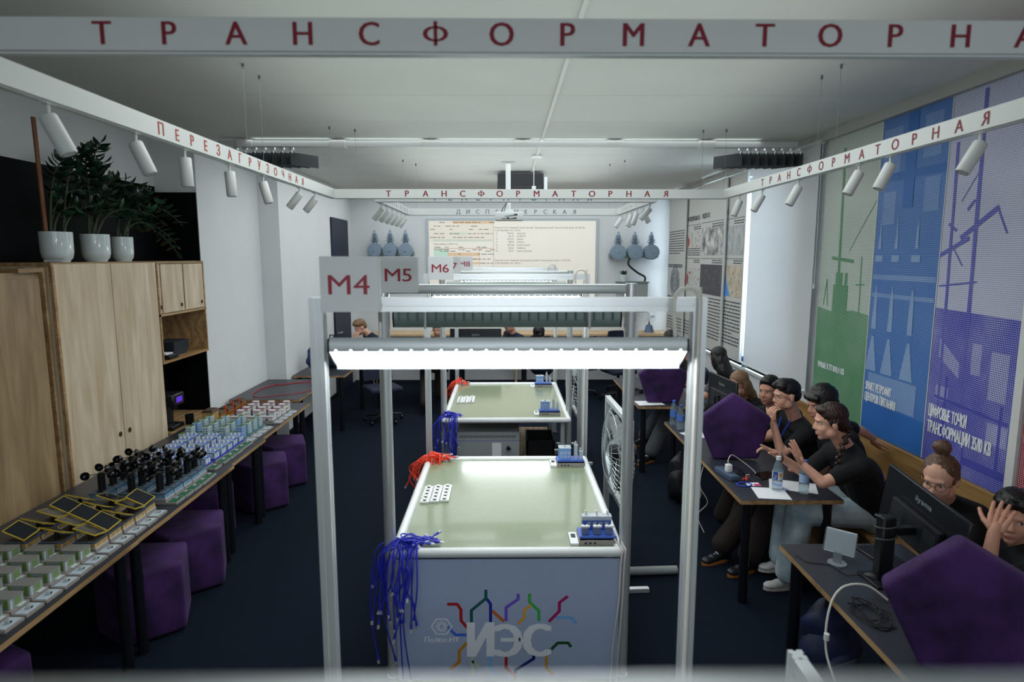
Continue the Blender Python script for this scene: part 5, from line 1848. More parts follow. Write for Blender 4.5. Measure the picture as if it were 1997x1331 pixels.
M_bagb = mat('blue_nylon', '#1a2f5c', .6, noise=.4, nscale=8, bump=.4, bscale=14)
M_bagt = mat('teal_nylon', '#1f3d48', .6, noise=.4, nscale=8, bump=.4, bscale=14)
M_bagk = mat('black_nylon', '#12151b', .55, noise=.4, nscale=8, bump=.4, bscale=14)
backpack((1.72, 3.02, 0), .3, 1.15, mat('navy_nylon', '#101d40', .6, noise=.4, nscale=8, bump=.4, bscale=14), 'navy backpack on the floor under the lower right desk')
backpack((1.68, 5.6, 0), .6, 1.1, M_bagk, 'black backpack on the floor under the far end of the students\' desk')
desk(-2.78, -2.1, 8.0, 9.3, 'wood-edged desk holding bags beyond the pillar on the left', z=.76)
backpack((-2.56, 8.35, .761), .2, .85, M_bagb, 'blue jacket-like bag on the desk beyond the pillar')
backpack((-2.42, 8.62, .761), -.3, .95, M_bagt, 'teal green bag behind the blue one beyond the pillar')

# ------------------------------------------------------------------ far end of the room
sc = thing('projection_screen', 'lit projection screen with spreadsheet and results text on the far wall', 'screen', (.13, 11.47, 1.3))
MB().box(-1.56, -.01, 0, 1.57, .015, 1.69).build('board', mat('screen_frame', '#b4bec4', .6), sc)
M_proj = mat('projected_page', '#d5d2ca', .8, emit='#fff6e8', estr=.30)
MB().box(-1.515, -.014, .02, 1.525, -.0105, 1.645).build('page', M_proj, sc)


def scr(x0, z0, x1, z1, col, nm, off=.0155, e=.22):
    MB().add([(x0, -off, z0), (x1, -off, z0), (x1, -off, z1), (x0, -off, z1)], [(0, 1, 2, 3)]).build(nm, mat('proj_' + nm, col, .8, emit=col, estr=e), sc, smooth=False)


# projected pixel layout: photo zoom is 1997 px for 360 px; metres per px of that zoom
kx = 3.03 / (1890 - 85)
SX = lambda u: -1.515 + (u - 85) * kx
SZ = lambda v: 1.645 - (v - 72) * kx * 1.0
scr(SX(85), SZ(290), SX(786), SZ(72), '#e4dccf', 'browser_bar')
scr(SX(345), SZ(102), SX(786), SZ(72), '#dcbf9c', 'tab_strip', .0158)
scr(SX(315), SZ(222), SX(495), SZ(195), '#cfd8c8', 'search_box', .0158)
scr(SX(130), SZ(292), SX(774), SZ(270), '#ccd2c4', 'column_row', .0158)
scr(SX(135), SZ(560), SX(292), SZ(372), '#c2dccb', 'mint_cells', .0158)
scr(SX(296), SZ(450), SX(630), SZ(412), '#e0c0a0', 'peach_cells', .0158)
scr(SX(545), SZ(490), SX(630), SZ(472), '#e0c0a0', 'peach_row', .0158)
scr(SX(545), SZ(536), SX(630), SZ(515), '#e0c0a0', 'peach_line', .0158)
scr(SX(135), SZ(368), SX(774), SZ(364), '#c08a6c', 'table_rule', .016)
scr(SX(292), SZ(560), SX(296), SZ(340), '#c9a68c', 'table_divider', .016)
scr(SX(628), SZ(560), SX(632), SZ(340), '#c9a68c', 'table_divider', .016)
scr(SX(783), SZ(560), SX(788), SZ(72), '#b8aa9a', 'window_edge', .016)
M_ptx = mat('projected_text', '#77736c', .8, emit='#8d877d', estr=.14)
t = MB()
for v, s in ((152, 'Результаты первой повторной тренировочной локальной игры 27.03.26'), (180, 'Сортировка по счету'), (503, 'Результаты первой тренировочной локальной игры 27.03.26'), (532, 'Сортировка по счету')):
    wd = {152: 975, 180: 280, 503: 820, 532: 280}[v]
    text_into(t, s, (SX(800), -.0166, SZ(v)), (1, 0, 0), (0, 0, 1), .042, maxw=wd * kx)
for v, n_, a, b_ in ((212, '1.2', '17264,26', 'sapienteam'), (243, '1.1', '106..,05', 'otoGRASS'), (275, '1.5', '10275,20', 'Литики'), (306, '1.7', '9387,61', 'Wildcard'), (338, '1.6', '8977,48', 'Энергия мысли'), (370, '1.3', '1545,65', 'Чемпионы'), (402, '1.4', '700,47', 'Электроболтики')):
    text_into(t, n_, (SX(812), -.0166, SZ(v)), (1, 0, 0), (0, 0, 1), .042, sx=.8)
    text_into(t, a, (SX(1005), -.0166, SZ(v)), (1, 0, 0), (0, 0, 1), .042, sx=.8, align='r')
    text_into(t, b_, (SX(1038), -.0166, SZ(v)), (1, 0, 0), (0, 0, 1), .042, sx=.85)
text_into(t, 'Новосибирск (МСК+4)', (SX(137), -.0166, SZ(328)), (1, 0, 0), (0, 0, 1), .04, maxw=255 * kx)
for v in (92, 132, 166, 212, 252, 358, 384, 400, 432, 486, 530):
    rn = random.Random(v)
    u = rn.choice((100, 140))
    while u < 760:
        w_ = rn.uniform(20, 70)
        if rn.random() < .55:
            t.add([(SX(u), -.0166, SZ(v)), (SX(u + w_), -.0166, SZ(v)), (SX(u + w_), -.0166, SZ(v - 7)), (SX(u), -.0166, SZ(v - 7))], [(0, 1, 2, 3)])
        u += w_ + 14
t.build('projected_text', M_ptx, sc, smooth=False)['kind'] = 'stuff'


def bushings(x, z, label, s=1.0):
    o = thing('bushing_display', label, 'display', (x, 11.3, z))
    Mg = mat('bushing_grey', '#8395a6', .5)
    MB().box(-.44 * s, .02, -.05, .44 * s, .19, .03).build('mounting_bar', M_lampback, o)
    MB().box(-.4 * s, .0, .06, .4 * s, .19, .1).build('upper_bar', Mg, o)
    for i in range(3):
        x_ = (-.3 + i * .3) * s
        d = MB().cyl((x_, -.09, .05), (x_, .1, .05), .135 * s, n=26).build('drum', Mg, o)
        MB().cyl((x_, -.1, .05), (x_, -.088, .05), .1 * s, n=22).cyl((x_, -.12, .05), (x_, -.1, .05), .02, n=10).build('drum_cap', Mg, d)
        pr = [(.001, .04), (.06 * s, .04), (.04 * s, .1)]
        for k in range(5):
            q_ = .092 - k * .011
            pr += [(.034 * s, .085 + k * .03), (q_ * s, .093 + k * .03), (q_ * s, .098 + k * .03), (.034 * s, .106 + k * .03)]
        pr += [(.02 * s, .25), (.02 * s, .28), (.001, .28)]
        MB().lathe(pr, 14, Matrix.Translation((x_, 0, .13)), cap=False).build('insulator', Mg, o)
    return o


bl_ = bushings(-2.06, 2.36, 'three grey disc insulators mounted on the far wall left of the screen', .92)
br_ = bushings(2.34, 2.33, 'three grey disc insulators mounted on the far wall right of the screen', 1.0)
tag(MB().tube(catmull([(2.25, 11.25, 2.28), (2.22, 11.22, 2.16), (2.38, 11.22, 2.02), (2.52, 11.22, 1.94), (2.52, 11.22, 1.86)], 4), .018, 8).build('thick_cable', M_bcable), 'thick black cable from the right disc insulators down to the grey cabinet', 'cable')
ec_ = thing('grey_metal_cabinet', 'grey metal wall cabinet with a small potted plant on top', 'cabinet', (2.33, 11.34, 1.3))
MB().box(-.27, -.14, 0, .25, .15, .53, .006).build('housing', mat('cabinet_grey', '#98a09c', .5), ec_)
MB().box(-.29, -.16, .53, .27, .15, .55).build('top_plate', mat('cabinet_green', '#6d8078', .5), ec_)
MB().cyl((.18, -.14, .2), (.18, -.16, .2), .02, n=12).build('lock', M_dark, ec_)
pp = thing('small_potted_plant', 'small plant in a white pot on the grey wall cabinet', 'plant', (2.16, 11.3, 1.851))
MB().lathe([(.001, 0), (.055, 0), (.075, .13), (.068, .13), (.001, .12)], 18, cap=False).build('pot', M_pot, pp)
rn = random.Random(2)
for i in range(12):
    lf = bpy.data.objects.new('leaf', LEAF[1])
    COL.objects.link(lf)
    lf.parent = pp
    lf.location = (rn.uniform(-.03, .03), rn.uniform(-.03, .03), .12)
    lf.rotation_euler = (rn.uniform(.5, 1.3), 0, rn.uniform(0, 6.28))
    lf.scale = (.1, .1, .1)

# counter along the far wall and the end of the right side
fc = thing('far_counter', 'long pale wooden counter along the far wall', 'counter', (.2, 11.2, 0))
MB().box(-2.6, -.28, .90, 2.78, .29, .935).build('worktop', mat('pale_wood', '#c9ab84', .5, noise=.1, nscale=8), fc)
MB().box(-2.6, -.05, 0, -2.56, .29, .90).build('end_panel', M_birch, fc)
MB().box(2.74, -.05, 0, 2.78, .29, .90).build('end_panel', M_birch, fc)
MB().box(-.02, -.05, 0, .02, .29, .90).build('middle_panel', M_birch, fc)
sf = thing('desk_fan', 'small clear-bladed desk fan on the far counter at right', 'fan', (2.62, 11.2, .936))
MB().lathe([(.001, 0), (.09, 0), (.06, .12), (.03, .14), (.001, .14)], 14, cap=False).build('foot', mat('fan_base', '#5b6c8c', .5), sf)
MB().cyl((0, 0, .14), (0, 0, .2), .012, n=8).build('neck', M_dark, sf)
MB().tube([(.11 * math.cos(a * .314), -.02, .29 + .11 * math.sin(a * .314)) for a in range(20)], .004, 4, close=True).build('guard', M_wpl, sf)
for k in range(3):
    MB().ell((.05, 0, 0), (.045, .004, .03), 10, 6, Matrix.Translation((0, -.02, .29)) @ Matrix.Rotation(k * 2.094, 4, 'Y')).build('blade', mat('pale_blade', '#cfd6dc', .3), sf)
bottle((2.2, 11.15, .936), .28, .05, '#3f62b8', 'large blue-labelled bottle on the far counter', True, '#2c4aa8')


def chair(loc, rz, label, m=None):
    o = thing('office_chair', label, 'chair', loc, rz)
    m = m or mat('chair_fabric', '#161e33', .8, noise=.2, nscale=20)
    MB().box(-.23, -.22, .44, .23, .22, .51, .03, 3).build('seat', m, o)
    mb = MB()
    N_ = 8
    vs_ = []
    for i in range(N_ + 1):
        t = i / N_
        z = .56 + .46 * t
        w = .21 * (1 - .35 * max(0, t - .55) ** 1.2 * 2)
        yb = .22 + .05 * t
        for x_ in (-1, -.5, 0, .5, 1):
            vs_.append((w * x_, yb - .04 * x_ * x_, z))
    fs_ = [(i * 5 + k, i * 5 + k + 1, i * 5 + k + 6, i * 5 + k + 5) for i in range(N_) for k in range(4)]
    n0 = len(vs_)
    vs_ += [(a, b2 + .035, c2) for a, b2, c2 in vs_]
    fs_ += [[q + n0 for q in f][::-1] for f in fs_]
    rim = [k for k in range(5)] + [i * 5 + 4 for i in range(1, N_ + 1)] + [N_ * 5 + k for k in (3, 2, 1, 0)] + [i * 5 for i in range(N_ - 1, 0, -1)]
    fs_ += [(rim[i], rim[(i + 1) % len(rim)], rim[(i + 1) % len(rim)] + n0, rim[i] + n0) for i in range(len(rim))]
    mb.add(vs_, fs_)
    mb.build('backrest', m, o)
    MB().cyl((0, 0, .1), (0, 0, .44), .025, n=12).build('column', M_blackmetal, o)
    MB().tube([(0, .2, .47), (0, .3, .5), (0, .285, .75)], .018, 8).build('back_support', M_blackpl, o)
    for k in range(5):
        a = k * 2 * math.pi / 5
        l_ = MB().tube([(0, 0, .11), (.27 * math.cos(a), .27 * math.sin(a), .075)], [.025, .015], 8).build('leg', M_blackpl, o)
        MB().cyl((.27 * math.cos(a) - .012, .27 * math.sin(a), .03), (.27 * math.cos(a) + .012, .27 * math.sin(a), .03), .03, n=12).build('caster', M_blackpl, l_)
    return o


chair((.62, 10.3, 0), R(170), 'dark blue office chair behind the frames, left of the far row')
chair((1.25, 10.2, 0), R(200), 'dark blue office chair behind the frames, centre of the far row')
chair((1.83, 9.85, 0), R(110), 'dark blue office chair behind the frames, seen side-on at right')
chair((2.05, 10.5, 0), R(30), 'dark blue office chair nearest the far counter at right')
chair((-1.72, 8.55, 0), R(30), 'dark office chair under the glowing lamp bar at left')
desk(-2.0, -.75, 9.3, 10.0, 'far desk with two students seated at it on the left')
desk(-.72, .35, 8.75, 9.45, 'far desk with a dark monitor behind the frames')
monitor((-.43, 9.0), R(-90), .75, .42, .7402, 'wide dark monitor seen from behind beyond the far frame', lift=.1)
desk(2.25, 2.85, 9.0, 10.1, 'far right desk near the windows')

# ------------------------------------------------------------------ people
TMP = bpy.data.scenes.new('tmp_scene')


def remesh(mb, voxel, it=4):
    me0 = bpy.data.meshes.new('tmp')
    me0.from_pydata([tuple(p_) for p_ in mb.v], [], mb.f)
    o = bpy.data.objects.new('tmp', me0)
    TMP.collection.objects.link(o)
    r_ = o.modifiers.new('r', 'REMESH')
    r_.mode = 'VOXEL'
    r_.voxel_size = voxel
    s = o.modifiers.new('s', 'SMOOTH')
    s.factor = .5
    s.iterations = it
    vl = TMP.view_layers[0]
    vl.update()
    me = bpy.data.meshes.new_from_object(o.evaluated_get(vl.depsgraph))
    out = MB()
    out.add([v.co.copy() for v in me.vertices], [list(p_.vertices) for p_ in me.polygons])
    bpy.data.objects.remove(o)
    bpy.data.meshes.remove(me)
    bpy.data.meshes.remove(me0)
    return out


def frame_of(f, up):
    f = Vector(f).normalized()
    x = f.cross(Vector(up)).normalized()
    u = x.cross(f)
    return x, f, u


def hand_into(mb, wrist, d, nrm, curl, side, spread=1.0, s=1.0):
    """five separate fingers; d = finger direction, nrm = direction the palm looks"""
    wrist = Vector(wrist)
    d = Vector(d).normalized()
    nrm = (Vector(nrm) - d * Vector(nrm).dot(d)).normalized()
    a = d.cross(nrm) * side            # towards the thumb
    mb.cap(wrist - d * .01, wrist + d * .03 * s, .025 * s, .024 * s, 10)
    lens = (.070, .078, .073, .058)
    for i in range(4):
        off = (.030 - i * .020) * s
        k = wrist + d * (.085 - abs(i - 1.3) * .005) * s + a * off * spread
        mb.cap(wrist + d * .02 * s + a * off * .7, k, .0145 * s, .0115 * s, 8)
        p, dd = k, (d + a * (.11 - i * .08) * spread).normalized()
        r0 = .0098 * s
        for j, fr in enumerate((.45, .32, .23)):
            ax = dd.cross(nrm).normalized()
            dd = Quaternion(ax, curl[i] * (.8, 1.0, .6)[j]) @ dd
            q = p + dd * lens[i] * fr * s
            mb.cap(p, q, r0, r0 * .9, 8)
            p, r0 = q, r0 * .9
    p = wrist + d * .022 * s + a * .022 * s
    dd = (d * .62 + a * .75 + nrm * .28).normalized()
    for ln, r0 in ((.042, .0135), (.032, .0108), (.026, .0092)):
        q = p + dd * ln * s
        mb.cap(p, q, r0 * s, r0 * .9 * s, 8)
        p = q
        dd = (dd + d * .35 + nrm * .12).normalized()


def head_parts(mb, T):
    for c, r_ in (((0, -.012, .03), (.074, .094, .088)), ((0, .03, -.045), (.057, .060, .070)), ((0, .064, -.099), (.022, .02, .018)), ((.034, .05, -.036), (.026, .03, .034)), ((-.034, .05, -.036), (.026, .03, .034)),
                  ((0, .073, .024), (.05, .016, .013)), ((.078, -.008, -.012), (.009, .02, .031)), ((-.078, -.008, -.012), (.009, .02, .031)), ((0, .083, -.066), (.024, .013, .012)),
                  ((.012, .09, -.036), (.009, .009, .008)), ((-.012, .09, -.036), (.009, .009, .008)), ((.05, .01, -.065), (.02, .035, .03)), ((-.05, .01, -.065), (.02, .035, .03))):
        mb.ell(c, r_, 16, 10, T)
    mb.cap((0, .078, .014), (0, .1, -.03), .008, .0125, 10, T)


def face_features(root, T, off, iris=M_eyed, glasses=None, look=(0, 0)):
    Toff = Matrix.Translation(-off) @ T
    e1, e2, e3, e4 = MB(), MB(), MB(), MB()
    for s in (-1, 1):
        e1.ell((s * .031, .0665, .002), (.0135, .0115, .0085), 14, 10, Toff)
        e2.ell((s * .031 + look[0], .0742, .002 + look[1]), (.0062, .0052, .0065), 12, 8, Toff)
        pts = [(s * (.014 + .035 * t), .0845 - .05 * t * t - .004 * t, .022 + .008 * math.sin(math.pi * t * .8)) for t in (0, .25, .5, .75, 1)]
        e3.tube(pts, [.0025, .0036, .0036, .003, .0015], 6, Toff)
        lid = [(s * (.017 + .029 * t), .0775 - .011 * (2 * t - 1) ** 2 - .004 * t, .0035 + .0065 * math.sin(math.pi * t)) for t in (0, .2, .4, .6, .8, 1)]
        e4.tube(lid, .0017, 5, Toff)
    e1.build('eye_white', M_eyew, root)
    e2.build('iris', iris, root)
    e3.build('eyebrow', M_hbrown, root)
    e4.build('eyelash', M_hblack, root)
    li = MB()
    li.tube([(-.023, .083, -.067), (-.011, .0905, -.0635), (0, .0925, -.0645), (.011, .0905, -.0635), (.023, .083, -.067)], [.0018, .0034, .0036, .0034, .0018], 6, Toff)
    li.tube([(-.02, .083, -.0685), (-.01, .0885, -.073), (0, .0905, -.0742), (.01, .0885, -.073), (.02, .083, -.0685)], [.0018, .0038, .0044, .0038, .0018], 6, Toff)
    li.build('lips', M_lip, root)
    if glasses:
        g = MB()
        for s in (-1, 1):
            g.tube([(s * .033 + .024 * math.cos(q * .3142), .092 - .01 * abs(math.cos(q * .3142)) * (1 if math.cos(q * .3142) * s > 0 else 0), -.002 + .019 * math.sin(q * .3142)) for q in range(20)], .0014, 5, Toff, close=True)
            g.tube([(s * .057, .082, .004), (s * .074, .06, .006), (s * .08, .0, .004)], .0014, 5, Toff)
        g.tube([(-.009, .093, .001), (0, .097, .004), (.009, .093, .001)], .0014, 5, Toff)
        g.build('glasses', glasses, root)


HAIR = {
    'short': [((0, -.022, .052), (.083, .098, .080)), ((0, -.06, .0), (.072, .058, .062)), ((.03, .05, .085), (.045, .04, .026)), ((-.03, .045, .088), (.045, .04, .026)), ((0, .01, .11), (.06, .07, .028))],
    'mop': [((0, -.022, .055), (.093, .107, .086)), ((0, -.06, -.005), (.08, .062, .07)), ((.035, .062, .066), (.045, .036, .03)), ((-.035, .062, .066), (.045, .036, .03)), ((0, .072, .066), (.034, .03, .026)), ((.07, .02, .02), (.02, .04, .045)), ((-.07, .02, .02), (.02, .04, .045)), ((0, -.02, .12), (.06, .07, .03))],
    'tied': [((0, -.022, .048), (.082, .097, .084)), ((0, .03, .088), (.058, .048, .03)), ((0, -.06, -.01), (.072, .055, .07)), ((.068, -.02, .012), (.016, .045, .04)), ((-.068, -.02, .012), (.016, .045, .04))],
    'pulled': [((0, -.026, .044), (.081, .094, .083)), ((0, -.06, -.01), (.072, .055, .07)), ((.067, -.02, .012), (.016, .045, .04)), ((-.067, -.02, .012), (.016, .045, .04))],
    'long': [((0, -.026, .046), (.084, .096, .084)), ((0, -.07, -.05), (.08, .045, .1)), ((.078, -.015, -.05), (.02, .05, .1)), ((-.078, -.015, -.05), (.02, .05, .1)), ((0, -.085, -.16), (.085, .035, .12)), ((.072, -.04, -.15), (.025, .04, .1)), ((-.072, -.04, -.15), (.025, .04, .1))],
}


def shoe(root, heel, toe, off, m, sole_m, label=None, side=1):
    """sneaker from heel to toe on the floor"""
    heel, toe = Vector(heel), Vector(toe)
    d = (toe - heel)
    L_ = d.length
    d.normalize()
    n = Vector((0, 0, 1))
    x = d.cross(n).normalized()
    n = x.cross(d)
    T = Matrix.Translation(heel - off) @ Matrix((x, d, n)).transposed().to_4x4()
    k = L_ / .27
    up = MB()
    for c, r_ in (((0, .02, .05), (.033, .05, .055)), ((0, .07, .055), (.034, .06, .05)), ((0, .13, .042), (.039, .06, .034)), ((0, .19, .034), (.042, .06, .026)), ((0, .03, .09), (.034, .042, .025))):
        up.ell(tuple(q * k for q in c), tuple(q * k for q in r_), 12, 8)
    rm = remesh(up, .008, 3)
    for v in rm.v:
        v.z = max(v.z, .004)
    u = MB().add([T @ v for v in rm.v], rm.f).build('shoe', m, root)
    pr = [(.036 * math.sin(t * .5236) * (1.15 if math.cos(t * .5236) < 0 else .95), .115 - .135 * math.cos(t * .5236)) for t in range(12)]
    MB().prism([(a * k, b_ * k) for a, b_ in pr], 0, .022 * k, 'xy', T).build('sole', sole_m, u)
    lc = MB()
    for i in range(4):
        lc.tube([(-.02 * k, (.09 + i * .02) * k, (.088 - i * .012) * k), (0, (.095 + i * .02) * k, (.099 - i * .012) * k), (.02 * k, (.09 + i * .02) * k, (.088 - i * .012) * k)], .003, 5, T)
    lc.build('laces', M_paper if m != M_shoe_w else mat('lace_grey', '#b8b4ac', .7), u)


M_shoe_w = mat('white_leather', '#c8cac8', .45)
M_shoe_k = mat('black_leather', '#171b1f', .4)
M_gum = mat('gum_sole', '#a86a2e', .6)
M_solew = mat('white_sole', '#c4c4bc', .6)


def person(label, head, look, up=(0, 0, 1), neck=None, pelvis=None, arms=None, legs=None, hair='short', hairm=M_hblack, extra_hair=None, shirt=M_tee, pants=M_brown, skin=M_skin,
           voxel=.009, glasses=None, shoes=None, eyes=True, right=None, sleeve=.62, iris_look=(0, 0), sh_w=.17, torso=1.0):
    head, neck, pelvis = Vector(head), Vector(neck), Vector(pelvis)
    hx, hf, hu = frame_of(look, up)
    T = Matrix.Translation(head) @ Matrix((hx, hf, hu)).transposed().to_4x4()
    off = Vector((pelvis.x, pelvis.y, 0))
    sp = (neck - pelvis).normalized()
    rg = Vector(right) if right else hx
    rg = (rg - sp * rg.dot(sp)).normalized()
    arms = arms or {}
    legs = legs or {}
    sh = {}
    for s, nm in ((-1, 'L'), (1, 'R')):
        sh[nm] = Vector(arms[nm]['sh']) if nm in arms and 'sh' in arms[nm] else neck + rg * s * sh_w - sp * .06
    chest = neck.lerp(pelvis, .36)
    body = MB()
    head_parts(body, T)
    body.cap(neck - sp * .03, head + hu * -.06 - hf * .02, .056, .052, 12)

    def torso_into(mb, e):
        for s in (-1, 1):
            mb.cap(pelvis + rg * s * .07, chest + rg * s * .075, (.115 + e) * torso, (.112 + e) * torso, 14)
        for nm in sh:
            mb.cap(neck - sp * .055, sh[nm], .066 + e, .058 + e, 12)
            mb.cap(chest - sp * .0, sh[nm] - sp * .03, .09 + e, .055 + e, 12)
    torso_into(body, 0)
    hands = MB()
    sleeves = MB()
    for nm, a in arms.items():
        el, wr = Vector(a['el']), Vector(a['wr'])
        body.cap(sh[nm], el, .047, .038, 12)
        body.cap(el, wr, .038, .026, 12)
        if 'hd' in a:
            hand_into(hands, wr, a['hd'], a['pn'], a.get('curl', (.25, .3, .3, .35)), a.get('side', -1 if nm == 'L' else 1), a.get('spread', 1.1))
        sleeves.cap(sh[nm], sh[nm].lerp(el, sleeve), .06, .058, 12)
    rb = remesh(body, voxel)
    fin = MB()
    fin.add([v - off for v in rb.v], rb.f)
    if hands.v:
        fin.add([v - off for v in hands.v], hands.f)
    root = tag(fin.build('person', skin, loc=tuple(off), ang=80), label, 'person')
    if eyes:
        face_features(root, T, off, glasses=glasses, look=iris_look)
    # clothes
    s_ = MB()
    torso_into(s_, .013)
    s_.v += []
    o0 = len(s_.v)
    s_.add(sleeves.v, sleeves.f)
    r_ = remesh(s_, voxel * 1.1, 3)
    MB().add([v - off for v in r_.v], r_.f).build('shirt', shirt, root, ang=80)
    if legs:
        t_ = MB()
        for s in (-1, 1):
            t_.cap(pelvis + rg * s * .06 - sp * .02, pelvis + rg * s * .06 + sp * .06, .142, .13, 14)
        for nm, l_ in legs.items():
            s = -1 if nm == 'L' else 1
            kn, an = Vector(l_['kn']), Vector(l_['an'])
            w = l_.get('w', 1.0)
            t_.cap(pelvis + rg * s * .085, kn, .105, .085 * w, 14)
            t_.cap(kn, an, .083 * w, .082 * w, 14)
        r_ = remesh(t_, voxel * 1.2, 4)
        MB().add([v - off for v in r_.v], r_.f).build('trousers', pants, root, ang=80)
        if shoes:
            for nm, l_ in legs.items():
                if 'toe' in l_:
                    shoe(root, l_['heel'], l_['toe'], off, shoes[0], shoes[1])
    hb = MB()
    for c, q in HAIR[hair]:
        hb.ell(c, q, 16, 10, T)
    if extra_hair:
        extra_hair(hb, T)
    r_ = remesh(hb, voxel, 2)
    rn = random.Random(len(r_.v))
    out = []
    Ti = T.inverted()
    for v in r_.v:
        l = Ti @ v
        a_ = math.atan2(l.x, l.y)
        k = .0022 * math.sin(a_ * 23 + 4 * math.sin(l.z * 30)) + .0016 * math.sin(a_ * 51 + l.z * 60)
        k *= .25 if l.y > .03 else 1
        c0 = Vector((0, -.02, min(.03, l.z)))
        dn = (l - c0)
        l = l + dn.normalized() * k if dn.length > .01 else l
        out.append(T @ l - off)
    MB().add(out, r_.f).build('hair', hairm, root, ang=80)
    return root, T, off


# --- students on the right bench
def bun(hb, T):
    hb.ell((0, -.05, .155), (.042, .04, .045), 14, 10, T)
    hb.ell((.012, -.045, .165), (.034, .034, .03), 12, 8, T)


person('young woman with hair bun and round glasses looking at the monitor, lower right', (2.275, 3.10, 1.15), (-.80, -.62, -.30), (0, .0, 1), neck=(2.38, 3.2, 1.0), pelvis=(2.60, 3.25, .60), right=(-.35, .93, 0),
       arms={'L': {'el': (2.30, 2.92, .80), 'wr': (2.14, 2.95, .80)}, 'R': {'el': (2.35, 3.45, .78), 'wr': (2.15, 3.35, .79)}}, hair='pulled', hairm=M_hlight, extra_hair=bun, skin=M_skin2, glasses=mat('thin_frame', '#5a4038', .3, .6), voxel=.0065, iris_look=(.001, -.003), sh_w=.155)
person('young man pressing a hand to his forehead at the right edge', (2.41, 2.78, 1.08), (-.62, -.70, -.10), (.10, .05, 1), neck=(2.52, 2.86, .92), pelvis=(2.66, 2.72, .60), right=(-.55, .8, 0),
       arms={'L': {'sh': (2.42, 2.62, .88), 'el': (2.09, 2.52, .87), 'wr': (2.185, 2.61, 1.075), 'hd': (.50, .30, .82), 'pn': (.72, .66, -.3), 'curl': (.22, .22, .22, .26), 'side': 1, 'spread': 1.12}, 'R': {'el': (2.5, 3.05, .72), 'wr': (2.3, 3.0, .8)}},
       hair='short', hairm=M_hblack, voxel=.0065, iris_look=(-.004, .001))


def braid(hb, T):
    Ti = T.inverted()
    pts = [Vector((.02, -.10, -.02)), Vector((-.02, -.105, -.07)), Vector((-.065, -.06, -.125)), Vector((-.085, -.02, -.18)), Vector((-.09, .0, -.24)), Vector((-.09, .01, -.29))]
    pts = catmull(pts, 3)
    for i, p_ in enumerate(pts):
        k = (i % 2 * 2 - 1) * .007
        r_ = .021 - .009 * i / len(pts)
        hb.ell(tuple(p_ + Vector((k, k, 0))), (r_, r_, r_ * .9), 10, 8, T)


person('young woman with a long braid and light jeans gesturing at the desk', (2.135, 3.95, 1.225), (-.96, .18, -.16), (-.12, 0, 1), neck=(2.27, 3.98, 1.05), pelvis=(2.52, 4.06, .59), right=(0.1, 1, 0),
       arms={'L': {'sh': (2.28, 3.81, .96), 'el': (2.03, 3.79, .865), 'wr': (1.93, 3.87, .965), 'hd': (-.42, .12, .88), 'pn': (-.6, .6, -.3), 'curl': (.05, .08, .1, .15), 'side': -1, 'spread': 1.25},
             'R': {'sh': (2.26, 4.13, .96), 'el': (2.09, 4.16, .80), 'wr': (1.875, 4.12, .945), 'hd': (-.85, .05, .50), 'pn': (-.4, -.2, -.85), 'curl': (.05, .5, .6, .6), 'side': 1}},
       legs={'L': {'kn': (1.98, 3.96, .60), 'an': (1.96, 4.02, .14), 'heel': (2.03, 4.05, .0), 'toe': (1.775, 4.03, .0), 'w': 1.1}, 'R': {'kn': (2.0, 4.16, .60), 'an': (2.0, 4.22, .16), 'heel': (2.08, 4.25, .03), 'toe': (1.82, 4.23, .03), 'w': 1.1}},
       hair='tied', hairm=M_hbrown, extra_hair=braid, pants=M_jeans, shoes=(M_shoe_w, M_solew), skin=M_skin2, voxel=.0065, sh_w=.155)
g_ = [c for c in bpy.data.objects if c.get('label', '').startswith('young woman with a long braid')][0]
of_ = Vector(g_.location)
sh_ = [c for c in bpy.data.objects if c.parent == g_ and c.name.startswith('shirt')][0]
bpy.context.view_layer.update()
ok_, hp, hn, _i = sh_.closest_point_on_mesh(Vector((2.54, 3.80, .90)) - of_)
ex = Vector((0, 0, 1)).cross(hn).normalized()
ez = hn.cross(ex)
eo = hp + hn * .004
MB().add([eo + ex * a_ + ez * c_ for a_, c_ in ((-.024, .004), (.024, .004), (.024, .024), (-.024, .024))], [(0, 1, 2, 3)]).build('shirt_emblem', mat('emblem_blue', '#2a4ac0', .5), g_, smooth=False)
t = MB()
text_into(t, 'ЧЕЛОВЕК', eo - ex * .028 - ez * .016, ex, ez, .02, maxw=.056)
t.build('shirt_lettering', M_paper, g_, smooth=False)
MB().tube([Vector((1.905, 4.12, .925)) - of_ + Vector((.0, .032 * math.cos(q * .524), .032 * math.sin(q * .524))) for q in range(12)], .004, 6, close=True).build('bracelet', M_blackpl, g_)

person('young man with shaggy black hair leaning his arm on the bench back', (2.285, 4.36, 1.245), (-.97, -.12, -.22), (-.05, 0, 1), neck=(2.42, 4.42, 1.08), pelvis=(2.62, 4.48, .58), right=(0, 1, 0),
       arms={'L': {'el': (2.25, 4.22, .80), 'wr': (2.05, 4.26, .79)}, 'R': {'sh': (2.52, 4.56, 1.03), 'el': (2.72, 4.58, .98), 'wr': (2.84, 4.62, .91), 'hd': (.5, .3, -.75), 'pn': (.8, .2, .5), 'curl': (.3, .3, .3, .3), 'side': 1}},
       legs={'L': {'kn': (2.0, 4.36, .56), 'an': (1.80, 4.30, .13), 'heel': (1.84, 4.30, .0), 'toe': (1.585, 4.19, .0), 'w': 1.05}, 'R': {'kn': (2.05, 4.6, .56), 'an': (1.66, 4.46, .13), 'heel': (1.70, 4.46, .0), 'toe': (1.455, 4.37, .0), 'w': 1.05}},
       hair='mop', hairm=M_hblack, pants=M_brown, shoes=(M_shoe_k, M_gum), voxel=.0075)
